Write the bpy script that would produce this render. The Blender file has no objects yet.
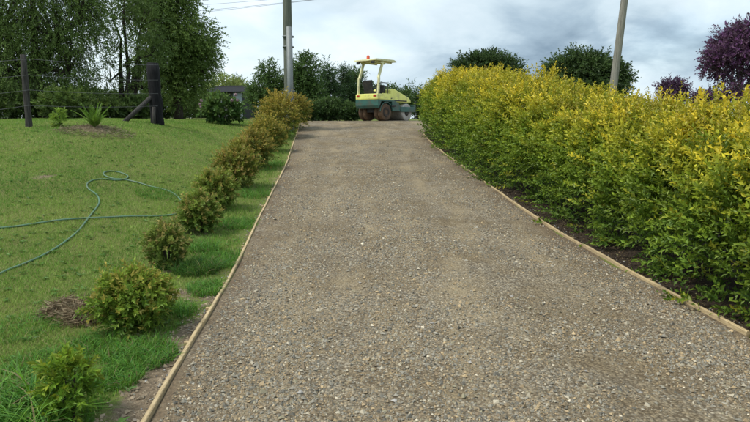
import bpy, bmesh, math, random
import numpy as np
from mathutils import Vector, Matrix, Euler

R = math.radians
random.seed(7)
rng = np.random.default_rng(11)
scene = bpy.context.scene
COL = scene.collection

# ------------------------------------------------------------------ camera
FPX = 570.0                      # focal length in photo pixels (photo 750 x 422)
EYE = 1.6
HORIZON_ROW = 128.0
PITCH = math.atan((211 - HORIZON_ROW) / FPX)
cam_d = bpy.data.cameras.new('camera')
cam_d.sensor_width = 36.0
cam_d.lens = 36.0 * FPX / 750.0
cam_d.clip_start = 0.05
cam_d.clip_end = 5000
cam = bpy.data.objects.new('camera', cam_d)
COL.objects.link(cam)
cam.location = (0, 0, EYE)
cam.rotation_euler = (R(90) - PITCH, 0, 0)
scene.camera = cam

# ------------------------------------------------------------------ sky, sun, exposure
SUN_ELEV, SUN_AZ = 58.0, -112.0          # azimuth measured from +Y towards +X
world = bpy.data.worlds.new('World')
scene.world = world
world.use_nodes = True
wn, wl = world.node_tree.nodes, world.node_tree.links
wn.clear()


def wnode(t, **kw):
    n = wn.new(t)
    for k, v in kw.items():
        setattr(n, k, v)
    return n


def wmath(op, a, b=None, clamp=False):
    n = wnode('ShaderNodeMath', operation=op, use_clamp=clamp)
    for i, v in enumerate((a, b)):
        if v is None:
            continue
        if isinstance(v, (int, float)):
            n.inputs[i].default_value = v
        else:
            wl.new(v, n.inputs[i])
    return n.outputs[0]


sky = wnode('ShaderNodeTexSky', sky_type='NISHITA', sun_disc=False)
sky.sun_elevation = R(SUN_ELEV)
sky.sun_rotation = R(SUN_AZ)
sky.air_density = 1.2
sky.dust_density = 1.5
bg_sky = wnode('ShaderNodeBackground')
bg_sky.inputs['Strength'].default_value = 0.12
wl.new(sky.outputs[0], bg_sky.inputs['Color'])
tc = wnode('ShaderNodeTexCoord')
sep = wnode('ShaderNodeSeparateXYZ')
wl.new(tc.outputs['Generated'], sep.inputs[0])
zz = wmath('ADD', wmath('MAXIMUM', sep.outputs['Z'], 0.0), 0.34)
comb = wnode('ShaderNodeCombineXYZ')
wl.new(wmath('DIVIDE', sep.outputs['X'], zz), comb.inputs['X'])
wl.new(wmath('DIVIDE', sep.outputs['Y'], zz), comb.inputs['Y'])


def wnoise(scale, detail, rough, offset, dist=0.0):
    m = wnode('ShaderNodeMapping')
    m.inputs['Location'].default_value = offset
    wl.new(comb.outputs[0], m.inputs['Vector'])
    n = wnode('ShaderNodeTexNoise')
    n.inputs['Scale'].default_value = scale
    n.inputs['Detail'].default_value = detail
    n.inputs['Roughness'].default_value = rough
    n.inputs['Distortion'].default_value = dist
    wl.new(m.outputs[0], n.inputs['Vector'])
    return n.outputs['Fac']


n_big = wnoise(1.0, 8, 0.5, (3.1, 1.7, 0), 0.3)
n_fine = wnoise(3.2, 10, 0.55, (9.0, 4.2, 0), 0.35)
dens = wmath('ADD', wmath('MULTIPLY', n_big, 0.62), wmath('MULTIPLY', n_fine, 0.38))
# one heavier bank of cloud over the hills to the right of the drive
az = wmath('ARCTAN2', sep.outputs['X'], sep.outputs['Y'])
el = wmath('ARCSINE', sep.outputs['Z'])
da = wmath('DIVIDE', wmath('SUBTRACT', az, R(26)), R(17))
de = wmath('DIVIDE', wmath('SUBTRACT', el, R(7.0)), R(2.7))
bank = wmath('POWER', 2.718, wmath('MULTIPLY', wmath('ADD', wmath('MULTIPLY', da, da), wmath('MULTIPLY', de, de)), -1.0))
dens2 = wmath('ADD', dens, wmath('MULTIPLY', bank, wmath('MULTIPLY', wmath('SUBTRACT', n_fine, 0.12), 0.62)))
ramp = wnode('ShaderNodeValToRGB')
cr = ramp.color_ramp
cr.elements[0].position = 0.36
cr.elements[0].color = (0.52, 0.575, 0.61, 1)
cr.elements[1].position = 0.78
cr.elements[1].color = (0.135, 0.19, 0.245, 1)
for pos, c in ((0.44, (0.425, 0.49, 0.53, 1)), (0.54, (0.34, 0.415, 0.465, 1)), (0.64, (0.225, 0.295, 0.355, 1))):
    k = cr.elements.new(pos)
    k.color = c
wl.new(dens2, ramp.inputs['Fac'])
# pale air low over the horizon
low = wmath('SUBTRACT', 1.0, wmath('DIVIDE', el, R(4.2), clamp=True), clamp=True)
mixh = wnode('ShaderNodeMix', data_type='RGBA')
wl.new(wmath('MULTIPLY', low, 0.75), mixh.inputs['Factor'])
wl.new(ramp.outputs['Color'], mixh.inputs['A'])
mixh.inputs['B'].default_value = (0.56, 0.61, 0.64, 1)
bg_cl = wnode('ShaderNodeBackground')
bg_cl.inputs['Strength'].default_value = 0.92
wl.new(mixh.outputs['Result'], bg_cl.inputs['Color'])
cover = wnode('ShaderNodeMapRange')
cover.inputs['From Min'].default_value = 0.36
cover.inputs['From Max'].default_value = 0.46
cover.inputs['To Min'].default_value = 0.80
cover.inputs['To Max'].default_value = 1.0
wl.new(n_big, cover.inputs['Value'])
mixs = wnode('ShaderNodeMixShader')
wl.new(cover.outputs[0], mixs.inputs[0])
wl.new(bg_sky.outputs[0], mixs.inputs[1])
wl.new(bg_cl.outputs[0], mixs.inputs[2])
wout = wnode('ShaderNodeOutputWorld')
wl.new(mixs.outputs[0], wout.inputs['Surface'])

sun_d = bpy.data.lights.new('sun', 'SUN')
sun_d.energy = 1.5
sun_d.angle = R(11)
sun_d.color = (1.0, 0.95, 0.86)
sun = bpy.data.objects.new('sun', sun_d)
COL.objects.link(sun)
sdir = Vector((math.sin(R(SUN_AZ)) * math.cos(R(SUN_ELEV)), math.cos(R(SUN_AZ)) * math.cos(R(SUN_ELEV)), math.sin(R(SUN_ELEV))))
sun.rotation_euler = sdir.to_track_quat('Z', 'Y').to_euler()
sun.location = (0, 0, 30)

scene.view_settings.view_transform = 'Standard'
scene.view_settings.look = 'None'
scene.view_settings.exposure = 1.1
scene.view_settings.gamma = 1.0
scene.view_settings.use_curve_mapping = False

# ------------------------------------------------------------------ terrain profile
YT = np.linspace(-30, 120, 3001)


def smooth_table(pts, sig):
    ys, zs = zip(*pts)
    t = np.interp(YT, ys, zs)
    k = np.arange(-120, 121) * (YT[1] - YT[0])
    w = np.exp(-0.5 * (k / sig) ** 2)
    w /= w.sum()
    return np.convolve(np.pad(t, 120, mode='edge'), w, 'valid')


Z_DRIVE = smooth_table([(-30, -0.3), (0, 0.0), (2.8, .05), (6.15, .16), (7.86, .27), (10.4, .49), (14.2, .82), (17.5, 1.12),
                        (22.6, 1.74), (24.2, 1.87), (26, 1.90), (31, 1.93), (55, 2.45), (120, 2.4)], 0.7)
Z_LAWN = smooth_table([(-30, -0.2), (0, -0.02), (3, .06), (6, .36), (9, .86), (11, 1.26), (13, 1.62), (16, 1.78), (20, 1.88),
                       (25, 1.98), (55, 2.5), (120, 2.4)], 0.9)
X_LEFT = smooth_table([(-30, -0.9), (0, -1.02), (2.83, -1.18), (3.6, -1.27), (4.84, -1.35), (6.15, -1.47), (7.86, -1.65), (10.4, -1.83),
                       (14.2, -2.14), (17.5, -2.47), (22.8, -2.95), (27, -3.6), (32, -5)], 0.5)
X_RIGHT = smooth_table([(-30, 3.4), (0, 3.0), (2.83, 2.82), (4.84, 2.65), (6.15, 2.53), (7.86, 2.35), (10.4, 2.17), (14.2, 1.91),
                        (17.5, 1.73), (20.2, 1.62), (21.6, 2.3), (24, 5.5), (27, 8), (32, 10)], 0.45)


def T(tab, y):
    return np.interp(y, YT, tab)


def sstep(t):
    t = np.clip(t, 0, 1)
    return t * t * (3 - 2 * t)


def hz(x, y):
    """ground height"""
    x = np.asarray(x, float)
    y = np.asarray(y, float)
    zd, zl = T(Z_DRIVE, y), T(Z_LAWN, y)
    a = sstep((T(X_LEFT, y) - 0.15 - x) / 4.5)
    z = zd * (1 - a) + zl * a
    b = sstep((x - T(X_RIGHT, y) - 0.1) / 1.2) * 0.10 * (y < 40)
    z = z + b
    far = np.clip((np.hypot(x, y) - 110) / 900, 0, 1)
    bump = 0.018 * np.sin(x * 2.1 + 1.3 * np.sin(y * 1.1)) * np.cos(y * 1.7 + 0.7 * x) + 0.03 * np.sin(x * .63 + y * .41)
    off = np.maximum(sstep((T(X_LEFT, y) - x - .1) / 1.0), sstep((x - T(X_RIGHT, y) - .1) / 1.0))
    return z + bump * off - 30 * far * far


def zat(x, y):
    return float(hz(x, y))


def ray(u, v):
    c, s = math.cos(PITCH), math.sin(PITCH)
    up = -(v - 211) / FPX
    return np.array([(u - 375) / FPX, c + up * s, -s + up * c])


def hit(u, v):
    """where the sight line through a photo pixel meets the ground"""
    d = ray(u, v)
    t = np.linspace(1.0, 90, 9000)
    p = d[None] * t[:, None] + np.array([0, 0, EYE])
    below = p[:, 2] < hz(p[:, 0], p[:, 1])
    i = int(np.argmax(below)) if below.any() else len(t) - 1
    return Vector((p[i, 0], p[i, 1], zat(p[i, 0], p[i, 1])))


def at(u, v, Y):
    d = ray(u, v)
    return Vector(d * (Y / d[1])) + Vector((0, 0, EYE))


# ------------------------------------------------------------------ materials
MATS = {}


class NT:
    def __init__(self, name):
        self.m = bpy.data.materials.new(name)
        self.m.use_nodes = True
        self.n, self.l = self.m.node_tree.nodes, self.m.node_tree.links
        self.n.clear()
        self.out = self.n.new('ShaderNodeOutputMaterial')
        self.b = self.n.new('ShaderNodeBsdfPrincipled')
        self.l.new(self.b.outputs[0], self.out.inputs['Surface'])
        MATS[name] = self.m

    def new(self, t, **kw):
        n = self.n.new(t)
        for k, v in kw.items():
            setattr(n, k, v)
        return n

    def set(self, sock, v):
        if isinstance(v, (int, float)):
            sock.default_value = v
        elif isinstance(v, tuple):
            sock.default_value = v if len(v) == len(sock.default_value) else v + (1,)
        else:
            self.l.new(v, sock)

    def noise(self, scale, detail=4, rough=0.55, vec=None, dist=0.0):
        n = self.new('ShaderNodeTexNoise')
        n.inputs['Scale'].default_value = scale
        n.inputs['Detail'].default_value = detail
        n.inputs['Roughness'].default_value = rough
        n.inputs['Distortion'].default_value = dist
        self.l.new(vec if vec is not None else self.pos(), n.inputs['Vector'])
        return n.outputs['Fac']

    def pos(self):
        if not hasattr(self, '_p'):
            self._p = self.new('ShaderNodeNewGeometry').outputs['Position']
        return self._p

    def obj(self):
        if not hasattr(self, '_o'):
            self._o = self.new('ShaderNodeTexCoord').outputs['Object']
        return self._o

    def scaled(self, vec, s):
        m = self.new('ShaderNodeMapping')
        m.inputs['Scale'].default_value = s
        self.l.new(vec, m.inputs['Vector'])
        return m.outputs[0]

    def rng(self, v, a, b, c=0.0, d=1.0):
        n = self.new('ShaderNodeMapRange')
        self.l.new(v, n.inputs['Value'])
        for k, x in zip(('From Min', 'From Max', 'To Min', 'To Max'), (a, b, c, d)):
            n.inputs[k].default_value = x
        return n.outputs[0]

    def mix(self, f, a, b, mode='MIX'):
        n = self.new('ShaderNodeMix', data_type='RGBA', blend_type=mode)
        self.set(n.inputs['Factor'], f)
        self.set(n.inputs['A'], a)
        self.set(n.inputs['B'], b)
        return n.outputs['Result']

    def math(self, op, a, b=0.0):
        n = self.new('ShaderNodeMath', operation=op)
        self.set(n.inputs[0], a)
        self.set(n.inputs[1], b)
        return n.outputs[0]

    def ramp(self, f, stops):
        n = self.new('ShaderNodeValToRGB')
        e = n.color_ramp.elements
        e[0].position, e[0].color = stops[0][0], stops[0][1] + (1,)
        e[1].position, e[1].color = stops[-1][0], stops[-1][1] + (1,)
        for p, c in stops[1:-1]:
            k = e.new(p)
            k.color = c + (1,)
        self.l.new(f, n.inputs['Fac'])
        return n.outputs['Color']

    def attr(self, name):
        n = self.new('ShaderNodeAttribute')
        n.attribute_name = name
        return n

    def bump(self, h, strength, dist):
        n = self.new('ShaderNodeBump')
        n.inputs['Strength'].default_value = strength
        n.inputs['Distance'].default_value = dist
        self.l.new(h, n.inputs['Height'])
        self.l.new(n.outputs[0], self.b.inputs['Normal'])

    def base(self, c, rough=0.8, metal=0.0, spec=0.5):
        self.set(self.b.inputs['Base Color'], c)
        self.set(self.b.inputs['Roughness'], rough)
        self.set(self.b.inputs['Metallic'], metal)
        self.b.inputs['Specular IOR Level'].default_value = spec
        return self.m


def leaf_mat(name, trans=0.35, rough=0.5, spec=0.35):
    t = NT(name)
    a = t.attr('tint').outputs['Color']
    t.base(a, rough, 0, spec)
    tr = t.new('ShaderNodeBsdfTranslucent')
    t.l.new(a, tr.inputs['Color'])
    mx = t.new('ShaderNodeMixShader')
    mx.inputs[0].default_value = trans
    t.l.new(t.b.outputs[0], mx.inputs[1])
    t.l.new(tr.outputs[0], mx.inputs[2])
    t.l.new(mx.outputs[0], t.out.inputs['Surface'])
    return t.m


leaf_mat('leaf')
leaf_mat('grass_blade', 0.3, 0.6, 0.2)
leaf_mat('dry_stalk', 0.1, 0.9, 0.1)


def simple(name, col, rough=0.6, metal=0.0, var=0.25, scale=6.0, bump=0.0, dirt=None, spec=0.5):
    t = NT(name)
    n = t.noise(scale, 5, 0.6, t.obj())
    c = t.mix(t.rng(n, .3, .7), tuple(x * (1 - var) for x in col), tuple(min(1, x * (1 + var)) for x in col))
    if dirt:
        d = t.noise(scale * 0.45 + 1.7, 7, 0.7, t.obj())
        c = t.mix(t.rng(d, .48, .68, 0, .85), c, dirt)
    t.base(c, rough, metal, spec)
    if bump:
        t.bump(t.noise(scale * 8, 4, .6, t.obj()), bump, 0.01)
    return t.m


# ground: turf with bare soil, dried and lush areas from real masks on the mesh
t = NT('turf')
n1, n2, n3 = t.noise(0.55, 5, .6), t.noise(3.1, 6, .65), t.noise(38, 3, .6)
g = t.mix(t.rng(n1, .35, .65), (0.12, 0.185, 0.036), (0.215, 0.245, 0.065))
g = t.mix(t.rng(n2, .40, .72, 0, .8), g, (0.21, 0.19, 0.075))
g = t.mix(t.rng(n3, .35, .7, 0, .55), g, (0.045, 0.075, 0.016))
soil = t.ramp(t.noise(16, 8, .72), [(.3, (.12, .09, .06)), (.55, (.24, .185, .125)), (.75, (.36, .285, .20))])
mulch = t.ramp(t.noise(42, 6, .75), [(.32, (.022, .016, .011)), (.6, (.065, .048, .034)), (.8, (.13, .10, .075))])
a = t.attr('cover')
sp = t.new('ShaderNodeSeparateColor')
t.l.new(a.outputs['Color'], sp.inputs[0])
ragged = t.math('ADD', sp.outputs[0], t.rng(t.noise(7, 7, .7), .25, .75, -.32, .32))
c = t.mix(t.rng(ragged, .4, .6), g, soil)
ragged2 = t.math('ADD', sp.outputs[1], t.rng(t.noise(5, 7, .7), .25, .75, -.25, .25))
c = t.mix(t.rng(ragged2, .4, .6), c, mulch)
t.base(c, 0.95, 0, .15)
hh = t.math('ADD', t.noise(60, 4, .7), t.math('MULTIPLY', t.noise(11, 5, .7), 2.0))
t.bump(hh, .8, .03)

# compacted crushed rock
t = NT('crushed_rock')
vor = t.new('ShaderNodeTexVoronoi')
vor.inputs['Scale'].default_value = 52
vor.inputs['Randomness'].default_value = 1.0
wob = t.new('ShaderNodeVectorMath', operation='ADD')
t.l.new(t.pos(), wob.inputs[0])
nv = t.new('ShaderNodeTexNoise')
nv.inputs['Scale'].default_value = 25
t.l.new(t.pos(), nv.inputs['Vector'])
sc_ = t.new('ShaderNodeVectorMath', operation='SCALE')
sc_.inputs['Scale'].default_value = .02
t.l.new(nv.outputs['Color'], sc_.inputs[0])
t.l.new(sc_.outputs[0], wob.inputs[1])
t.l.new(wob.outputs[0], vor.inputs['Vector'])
sc2 = t.new('ShaderNodeSeparateColor')
t.l.new(vor.outputs['Color'], sc2.inputs[0])
stone = t.ramp(sc2.outputs[0], [(0, (.10, .095, .085)), (.25, (.18, .17, .152)), (.5, (.23, .20, .16)), (.7, (.28, .265, .24)), (.88, (.34, .285, .21)), (1, (.47, .44, .39))])
fines = t.ramp(t.noise(140, 4, .7), [(.3, (.11, .085, .056)), (.7, (.235, .19, .125))])
big = t.noise(0.9, 6, .65)
mid = t.noise(3.6, 6, .68)
cover_f = t.rng(t.math('ADD', big, t.math('MULTIPLY', mid, .7)), .72, 1.02, .12, .88)
c = t.mix(cover_f, stone, fines)
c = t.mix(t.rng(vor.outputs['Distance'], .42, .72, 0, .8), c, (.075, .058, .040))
c = t.mix(t.rng(t.noise(1.5, 5, .65, t.scaled(t.pos(), (1.25, .45, 1))), .48, .68, 0, .6), c, (.29, .24, .165))
c = t.mix(t.rng(t.noise(2.1, 5, .65, t.scaled(t.pos(), (1.3, .8, 1))), .55, .72, 0, .6), c, (.085, .066, .046))
edge = t.attr('cover')
sp = t.new('ShaderNodeSeparateColor')
t.l.new(edge.outputs['Color'], sp.inputs[0])
mud = t.ramp(t.noise(30, 5, .7), [(.3, (.075, .056, .040)), (.7, (.15, .115, .085))])
c = t.mix(t.math('MULTIPLY', sp.outputs[0], t.rng(t.noise(2.2, 5, .7), .35, .62)), c, mud)
c = t.mix(1.0, c, (1.18, 1.13, 1.0), 'MULTIPLY')
t.base(c, .93, 0, .2)
hgt = t.math('ADD', t.math('MULTIPLY', vor.outputs['Distance'], -1.4), t.math('MULTIPLY', t.noise(120, 4, .7), .5))
t.bump(hgt, .75, .012)

t = NT('stone')
a = t.attr('tint').outputs['Color']
t.base(t.mix(t.rng(t.noise(160, 3, .6), .3, .7, 0, .35), a, t.mix(.5, a, (.10, .08, .06))), .85, 0, .3)

t = NT('pale_timber')
v = t.obj()
n = t.noise(3.0, 6, .6, t.scaled(v, (40, 4, 40)))
n2 = t.noise(2.2, 5, .65)
c = t.ramp(n, [(.28, (.30, .205, .10)), (.5, (.50, .385, .215)), (.75, (.62, .49, .30))])
c = t.mix(t.rng(n2, .45, .72, 0, .6), c, (.25, .19, .12))
c = t.mix(t.rng(t.noise(9, 6, .7), .60, .72, 0, .8), c, (.13, .10, .07))
t.base(c, .8, 0, .25)
t.bump(n, .3, .004)

t = NT('weathered_post')
v = t.obj()
n = t.noise(4.0, 7, .65, t.scaled(v, (9, 9, .8)))
c = t.ramp(n, [(.3, (.02, .018, .016)), (.55, (.06, .056, .052)), (.8, (.14, .132, .125))])
t.base(c, .9, 0, .2)
t.bump(n, .7, .02)

t = NT('charred_post')
v = t.obj()
n = t.noise(4.0, 7, .65, t.scaled(v, (7, 7, .9)))
c = t.ramp(n, [(.35, (.005, .005, .006)), (.6, (.014, .014, .016)), (.85, (.045, .044, .046))])
t.base(c, .9, 0, .25)
t.bump(n, .8, .03)

t = NT('grey_timber')
v = t.obj()
n = t.noise(3.0, 7, .65, t.scaled(v, (8, 8, .5)))
c = t.ramp(n, [(.3, (.13, .125, .105)), (.55, (.25, .24, .205)), (.8, (.36, .345, .30))])
t.base(c, .88, 0, .2)
t.bump(n, .6, .015)

t = NT('treated_pole')
v = t.obj()
n = t.noise(3.0, 7, .65, t.scaled(v, (8, 8, .4)))
c = t.ramp(n, [(.3, (.075, .085, .068)), (.55, (.13, .145, .115)), (.8, (.20, .215, .18))])
t.base(c, .88, 0, .2)
t.bump(n, .6, .015)

t = NT('bark')
n = t.noise(5.0, 7, .65, t.scaled(t.pos(), (4, 4, .9)))
c = t.ramp(n, [(.3, (.022, .018, .014)), (.55, (.06, .05, .04)), (.8, (.125, .11, .092))])
t.base(c, .92, 0, .2)
t.bump(n, .7, .02)
t = NT('pale_bark')
n = t.noise(5.0, 7, .65, t.scaled(t.pos(), (4, 4, .9)))
c = t.ramp(n, [(.3, (.06, .055, .045)), (.55, (.15, .14, .12)), (.8, (.26, .25, .225))])
t.base(c, .9, 0, .2)

simple('steel_conduit', (.20, .22, .22), .6, .2, .15, 3)
simple('wire_steel', (.17, .17, .17), .5, .7, .2, 8)
simple('cable_black', (.06, .065, .07), .6, 0, .1, 3)
simple('hose_green', (.085, .18, .11), .5, 0, .22, 5, 0, (.15, .19, .13))
simple('brass', (.45, .33, .12), .35, .9, .1)
simple('machine_yellow', (.82, .82, .22), .42, 0, .10, 4, 0, (.46, .42, .22))
simple('machine_cream', (.70, .68, .38), .45, 0, .10, 4, 0, (.40, .36, .24))
simple('machine_green', (.04, .125, .105), .5, 0, .2, 5, .1, (.10, .09, .065))
simple('machine_black', (.018, .018, .019), .55, 0, .3, 6, 0, (.06, .052, .04))
simple('tyre_rubber', (.13, .078, .045), .9, 0, .35, 9, .5, (.055, .040, .03))
simple('tyre_side', (.035, .028, .024), .85, 0, .3, 9, .3, (.13, .08, .05))
simple('drum_steel', (.42, .40, .37), .48, .45, .18, 5, .1, (.27, .22, .17))
simple('beacon_red', (.62, .10, .035), .25, 0, .1)
simple('tail_lamp', (.45, .03, .02), .3, 0, .1)
simple('shed_wall', (.045, .047, .05), .85, 0, .15, 3)
simple('shed_roof', (.022, .023, .026), .85, 0, .2, 3, 0, None, .15)
simple('blue_grey_paint', (.26, .31, .36), .6, 0, .12, 3)
simple('white_paint', (.62, .64, .66), .6, 0, .08, 3)
simple('clay_clod', (.20, .155, .11), .95, 0, .3, 20, .5)
t = NT('window_glass')
t.base((.05, .06, .07), .08, 0, .6)
t = NT('petal')
t.base(t.attr('tint').outputs['Color'], .7, 0, .2)


# ------------------------------------------------------------------ helpers
def link(name, me, mat=None, parent=None):
    o = bpy.data.objects.new(name, me)
    COL.objects.link(o)
    if mat is not None and me is not None and len(me.materials) == 0:
        me.materials.append(MATS[mat])
    if parent is not None:
        o.parent = parent
    return o


def tag(o, label=None, cat=None, group=None, kind=None):
    for k, v in (('label', label), ('category', cat), ('group', group), ('kind', kind)):
        if v:
            o[k] = v
    return o


def thing(name, loc, label, cat, group=None, rz=0.0):
    o = bpy.data.objects.new(name, None)
    COL.objects.link(o)
    o.location = loc
    o.rotation_euler = (0, 0, rz)
    o.empty_display_size = 0.2
    return tag(o, label, cat, group)


def np_mesh(name, verts, faces, tint=None, attr='tint', smooth=False):
    """faces: (n, k) integer array"""
    me = bpy.data.meshes.new(name)
    verts = np.ascontiguousarray(verts, np.float32)
    faces = np.ascontiguousarray(faces, np.int32)
    nf, k = faces.shape
    me.vertices.add(len(verts))
    me.vertices.foreach_set('co', verts.ravel())
    me.loops.add(nf * k)
    me.loops.foreach_set('vertex_index', faces.ravel())
    me.polygons.add(nf)
    me.polygons.foreach_set('loop_start', np.arange(0, nf * k, k, dtype=np.int32))
    me.polygons.foreach_set('use_smooth', np.full(nf, smooth))
    if tint is not None:
        a = me.attributes.new(attr, 'FLOAT_COLOR', 'POINT')
        c = np.ones((len(verts), 4), np.float32)
        c[:, :3] = tint
        a.data.foreach_set('color', c.ravel())
    me.update(calc_edges=True)
    return me


def nrm(v):
    return v / (np.linalg.norm(v, axis=-1, keepdims=True) + 1e-9)


class Leaves:
    def __init__(self):
        self.a = []

    def add(self, P, D, N, L, W, C):
        n = len(P)
        self.a.append((P, nrm(D), nrm(N), np.broadcast_to(L, (n,)), np.broadcast_to(W, (n,)), np.broadcast_to(C, (n, 3))))

    def sprigs(self, O, A, S, n, L, W, C, droop=0.0, spread=0.9, cvar=0.18, tipcol=None):
        """shoots from O along A, S long, n leaves each; C per shoot"""
        m = len(O)
        A = nrm(A)
        S = np.broadcast_to(S, (m,))
        C = np.broadcast_to(C, (m, 3))
        ref = np.where(np.abs(A[:, 2:3]) < .9, np.array([[0, 0, 1.]]), np.array([[1., 0, 0]]))
        U = nrm(np.cross(A, ref))
        V = np.cross(A, U)
        ph0 = rng.uniform(0, 6.28, m)
        for i in range(n):
            tt = (i + .6 + rng.uniform(-.3, .3, m)) / n
            ph = ph0 + i * 2.4 + rng.uniform(-.4, .4, m)
            r = U * np.cos(ph)[:, None] + V * np.sin(ph)[:, None]
            P = O + A * (S * tt)[:, None] - np.array([[0, 0, 1.]]) * (droop * S * tt * tt)[:, None]
            k = spread * (1.15 - .55 * tt)
            D = A + r * k[:, None] + rng.normal(0, .18, (m, 3)) - np.array([[0, 0, droop * .8]])
            N = A * .8 - r * .5 + rng.normal(0, .3, (m, 3)) + np.array([[0, 0, .35]])
            cc = C
            if tipcol is not None:
                w = np.clip(tt * 1.3 - .35, 0, 1)[:, None]
                cc = C * (1 - w) + tipcol * w
            cc = cc * (1 + rng.uniform(-cvar, cvar, (m, 1)))
            sz = (1.1 - .45 * np.abs(tt - .45)) * rng.uniform(.75, 1.2, m)
            self.add(P, D, N, L * sz, W * sz, cc)

    def mesh(self, name, fold=.12):
        P, D, N, L, W, C = [np.concatenate([x[i] for x in self.a]) for i in range(6)]
        n = len(P)
        Sd = nrm(np.cross(D, N))
        Nn = np.cross(Sd, D)
        mid = P + D * (L * .48)[:, None]
        up = Nn * (W * fold * 2)[:, None]
        V = np.empty((n, 4, 3), np.float32)
        V[:, 0] = P
        V[:, 1] = mid - Sd * (W * .5)[:, None] + up
        V[:, 2] = P + D * L[:, None] - Nn * (L * .10)[:, None]
        V[:, 3] = mid + Sd * (W * .5)[:, None] + up
        i = np.arange(n)[:, None] * 4
        F = np.concatenate([i + np.array([[0, 2, 1]]), i + np.array([[0, 3, 2]])])
        return np_mesh(name, V.reshape(-1, 3), F, np.clip(np.repeat(C, 4, 0), 0.002, .95))


class MB:
    """collects solid shapes into one mesh"""

    def __init__(self):
        self.bm = bmesh.new()

    def box(self, c, s, rot=None, bevel=0.0):
        m = Matrix.Translation(c)
        if rot is not None:
            m = m @ Euler(rot).to_matrix().to_4x4()
        r = bmesh.ops.create_cube(self.bm, size=1.0, matrix=m @ Matrix.Diagonal((*s, 1)))
        if bevel > 0:
            es = list({e for v in r['verts'] for e in v.link_edges})
            bmesh.ops.bevel(self.bm, geom=es, offset=bevel, segments=2, affect='EDGES', profile=.6)
        return self

    def prism(self, poly, axis_y0, axis_y1, bevel=0.0):
        """poly in (x, z), extruded along y"""
        a = [self.bm.verts.new((x, axis_y0, z)) for x, z in poly]
        b = [self.bm.verts.new((x, axis_y1, z)) for x, z in poly]
        n = len(poly)
        fs = [self.bm.faces.new(a), self.bm.faces.new(b[::-1])]
        for i in range(n):
            fs.append(self.bm.faces.new((a[i], b[i], b[(i + 1) % n], a[(i + 1) % n])))
        bmesh.ops.recalc_face_normals(self.bm, faces=fs)
        if bevel > 0:
            es = list({e for f in fs for e in f.edges})
            bmesh.ops.bevel(self.bm, geom=es, offset=bevel, segments=2, affect='EDGES', profile=.6)
        return self

    def tube(self, pts, rad, seg=8, caps=True):
        pts = [Vector(p) for p in pts]
        rads = rad if isinstance(rad, (list, tuple)) else [rad] * len(pts)
        rings = []
        side = None
        for i, p in enumerate(pts):
            d = (pts[min(i + 1, len(pts) - 1)] - pts[max(i - 1, 0)]).normalized()
            if side is None:
                side = d.cross(Vector((0, 0, 1)) if abs(d.z) < .9 else Vector((1, 0, 0))).normalized()
            else:
                side = (side - d * side.dot(d)).normalized()
            up = d.cross(side)
            rings.append([self.bm.verts.new(p + (side * math.cos(6.28318 * k / seg) + up * math.sin(6.28318 * k / seg)) * rads[i]) for k in range(seg)])
        for a, b in zip(rings, rings[1:]):
            for k in range(seg):
                f = self.bm.faces.new((a[k], a[(k + 1) % seg], b[(k + 1) % seg], b[k]))
                f.smooth = True
        if caps:
            self.bm.faces.new(rings[0][::-1])
            self.bm.faces.new(rings[-1])
        return self

    def lathe(self, prof, seg=28, axis='y', c=(0, 0, 0)):
        """prof: list of (axial, radius)"""
        rings = []
        for ax, r in prof:
            ring = []
            for k in range(seg):
                a = 6.28318530718 * k / seg
                p = {'y': (r * math.cos(a), ax, r * math.sin(a)), 'z': (r * math.cos(a), r * math.sin(a), ax), 'x': (ax, r * math.cos(a), r * math.sin(a))}[axis]
                ring.append(self.bm.verts.new(Vector(p) + Vector(c)))
            rings.append(ring)
        fs = []
        for a, b in zip(rings, rings[1:]):
            for k in range(seg):
                f = self.bm.faces.new((a[k], a[(k + 1) % seg], b[(k + 1) % seg], b[k]))
                f.smooth = True
                fs.append(f)
        fs.append(self.bm.faces.new(rings[0][::-1]))
        fs.append(self.bm.faces.new(rings[-1]))
        bmesh.ops.recalc_face_normals(self.bm, faces=fs)
        return self

    def build(self, name, mat, parent=None):
        me = bpy.data.meshes.new(name)
        self.bm.normal_update()
        self.bm.to_mesh(me)
        self.bm.free()
        return link(name, me, mat, parent)


# ------------------------------------------------------------------ ground
def axis_pts(fine0, fine1, step, far0, far1):
    mid = np.arange(fine0, fine1 + 1e-6, step)
    k = np.geomspace(step, 1, 2)
    out_r = fine1 + (np.geomspace(1, 1 + (far1 - fine1), 60) - 1)[1:]
    out_l = fine0 - (np.geomspace(1, 1 + (fine0 - far0), 60) - 1)[1:][::-1]
    return np.concatenate([out_l, mid, out_r])


gx = axis_pts(-11, 6, .13, -1500, 1500)
gy = axis_pts(-1, 27, .13, -200, 2000)
GX, GY = np.meshgrid(gx, gy)
GZ = hz(GX, GY)
inside = sstep((GX - T(X_LEFT, GY) - .02) / .12) * sstep((T(X_RIGHT, GY) - .02 - GX) / .12) * (GY < 31) * (GY > -20)
GZ = GZ - inside * .06
# bare soil and mulch masks
dl = T(X_LEFT, GY) - GX           # metres left of the left board
dr = GX - T(X_RIGHT, GY)          # metres right of the right board
bare = np.zeros_like(GX)


def blob(u, v, r, w=1.0, ax=1.0):
    p = hit(u, v)
    d2 = ((GX - p.x) / r) ** 2 + ((GY - p.y) / (r * ax)) ** 2
    return w * np.exp(-d2)


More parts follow.
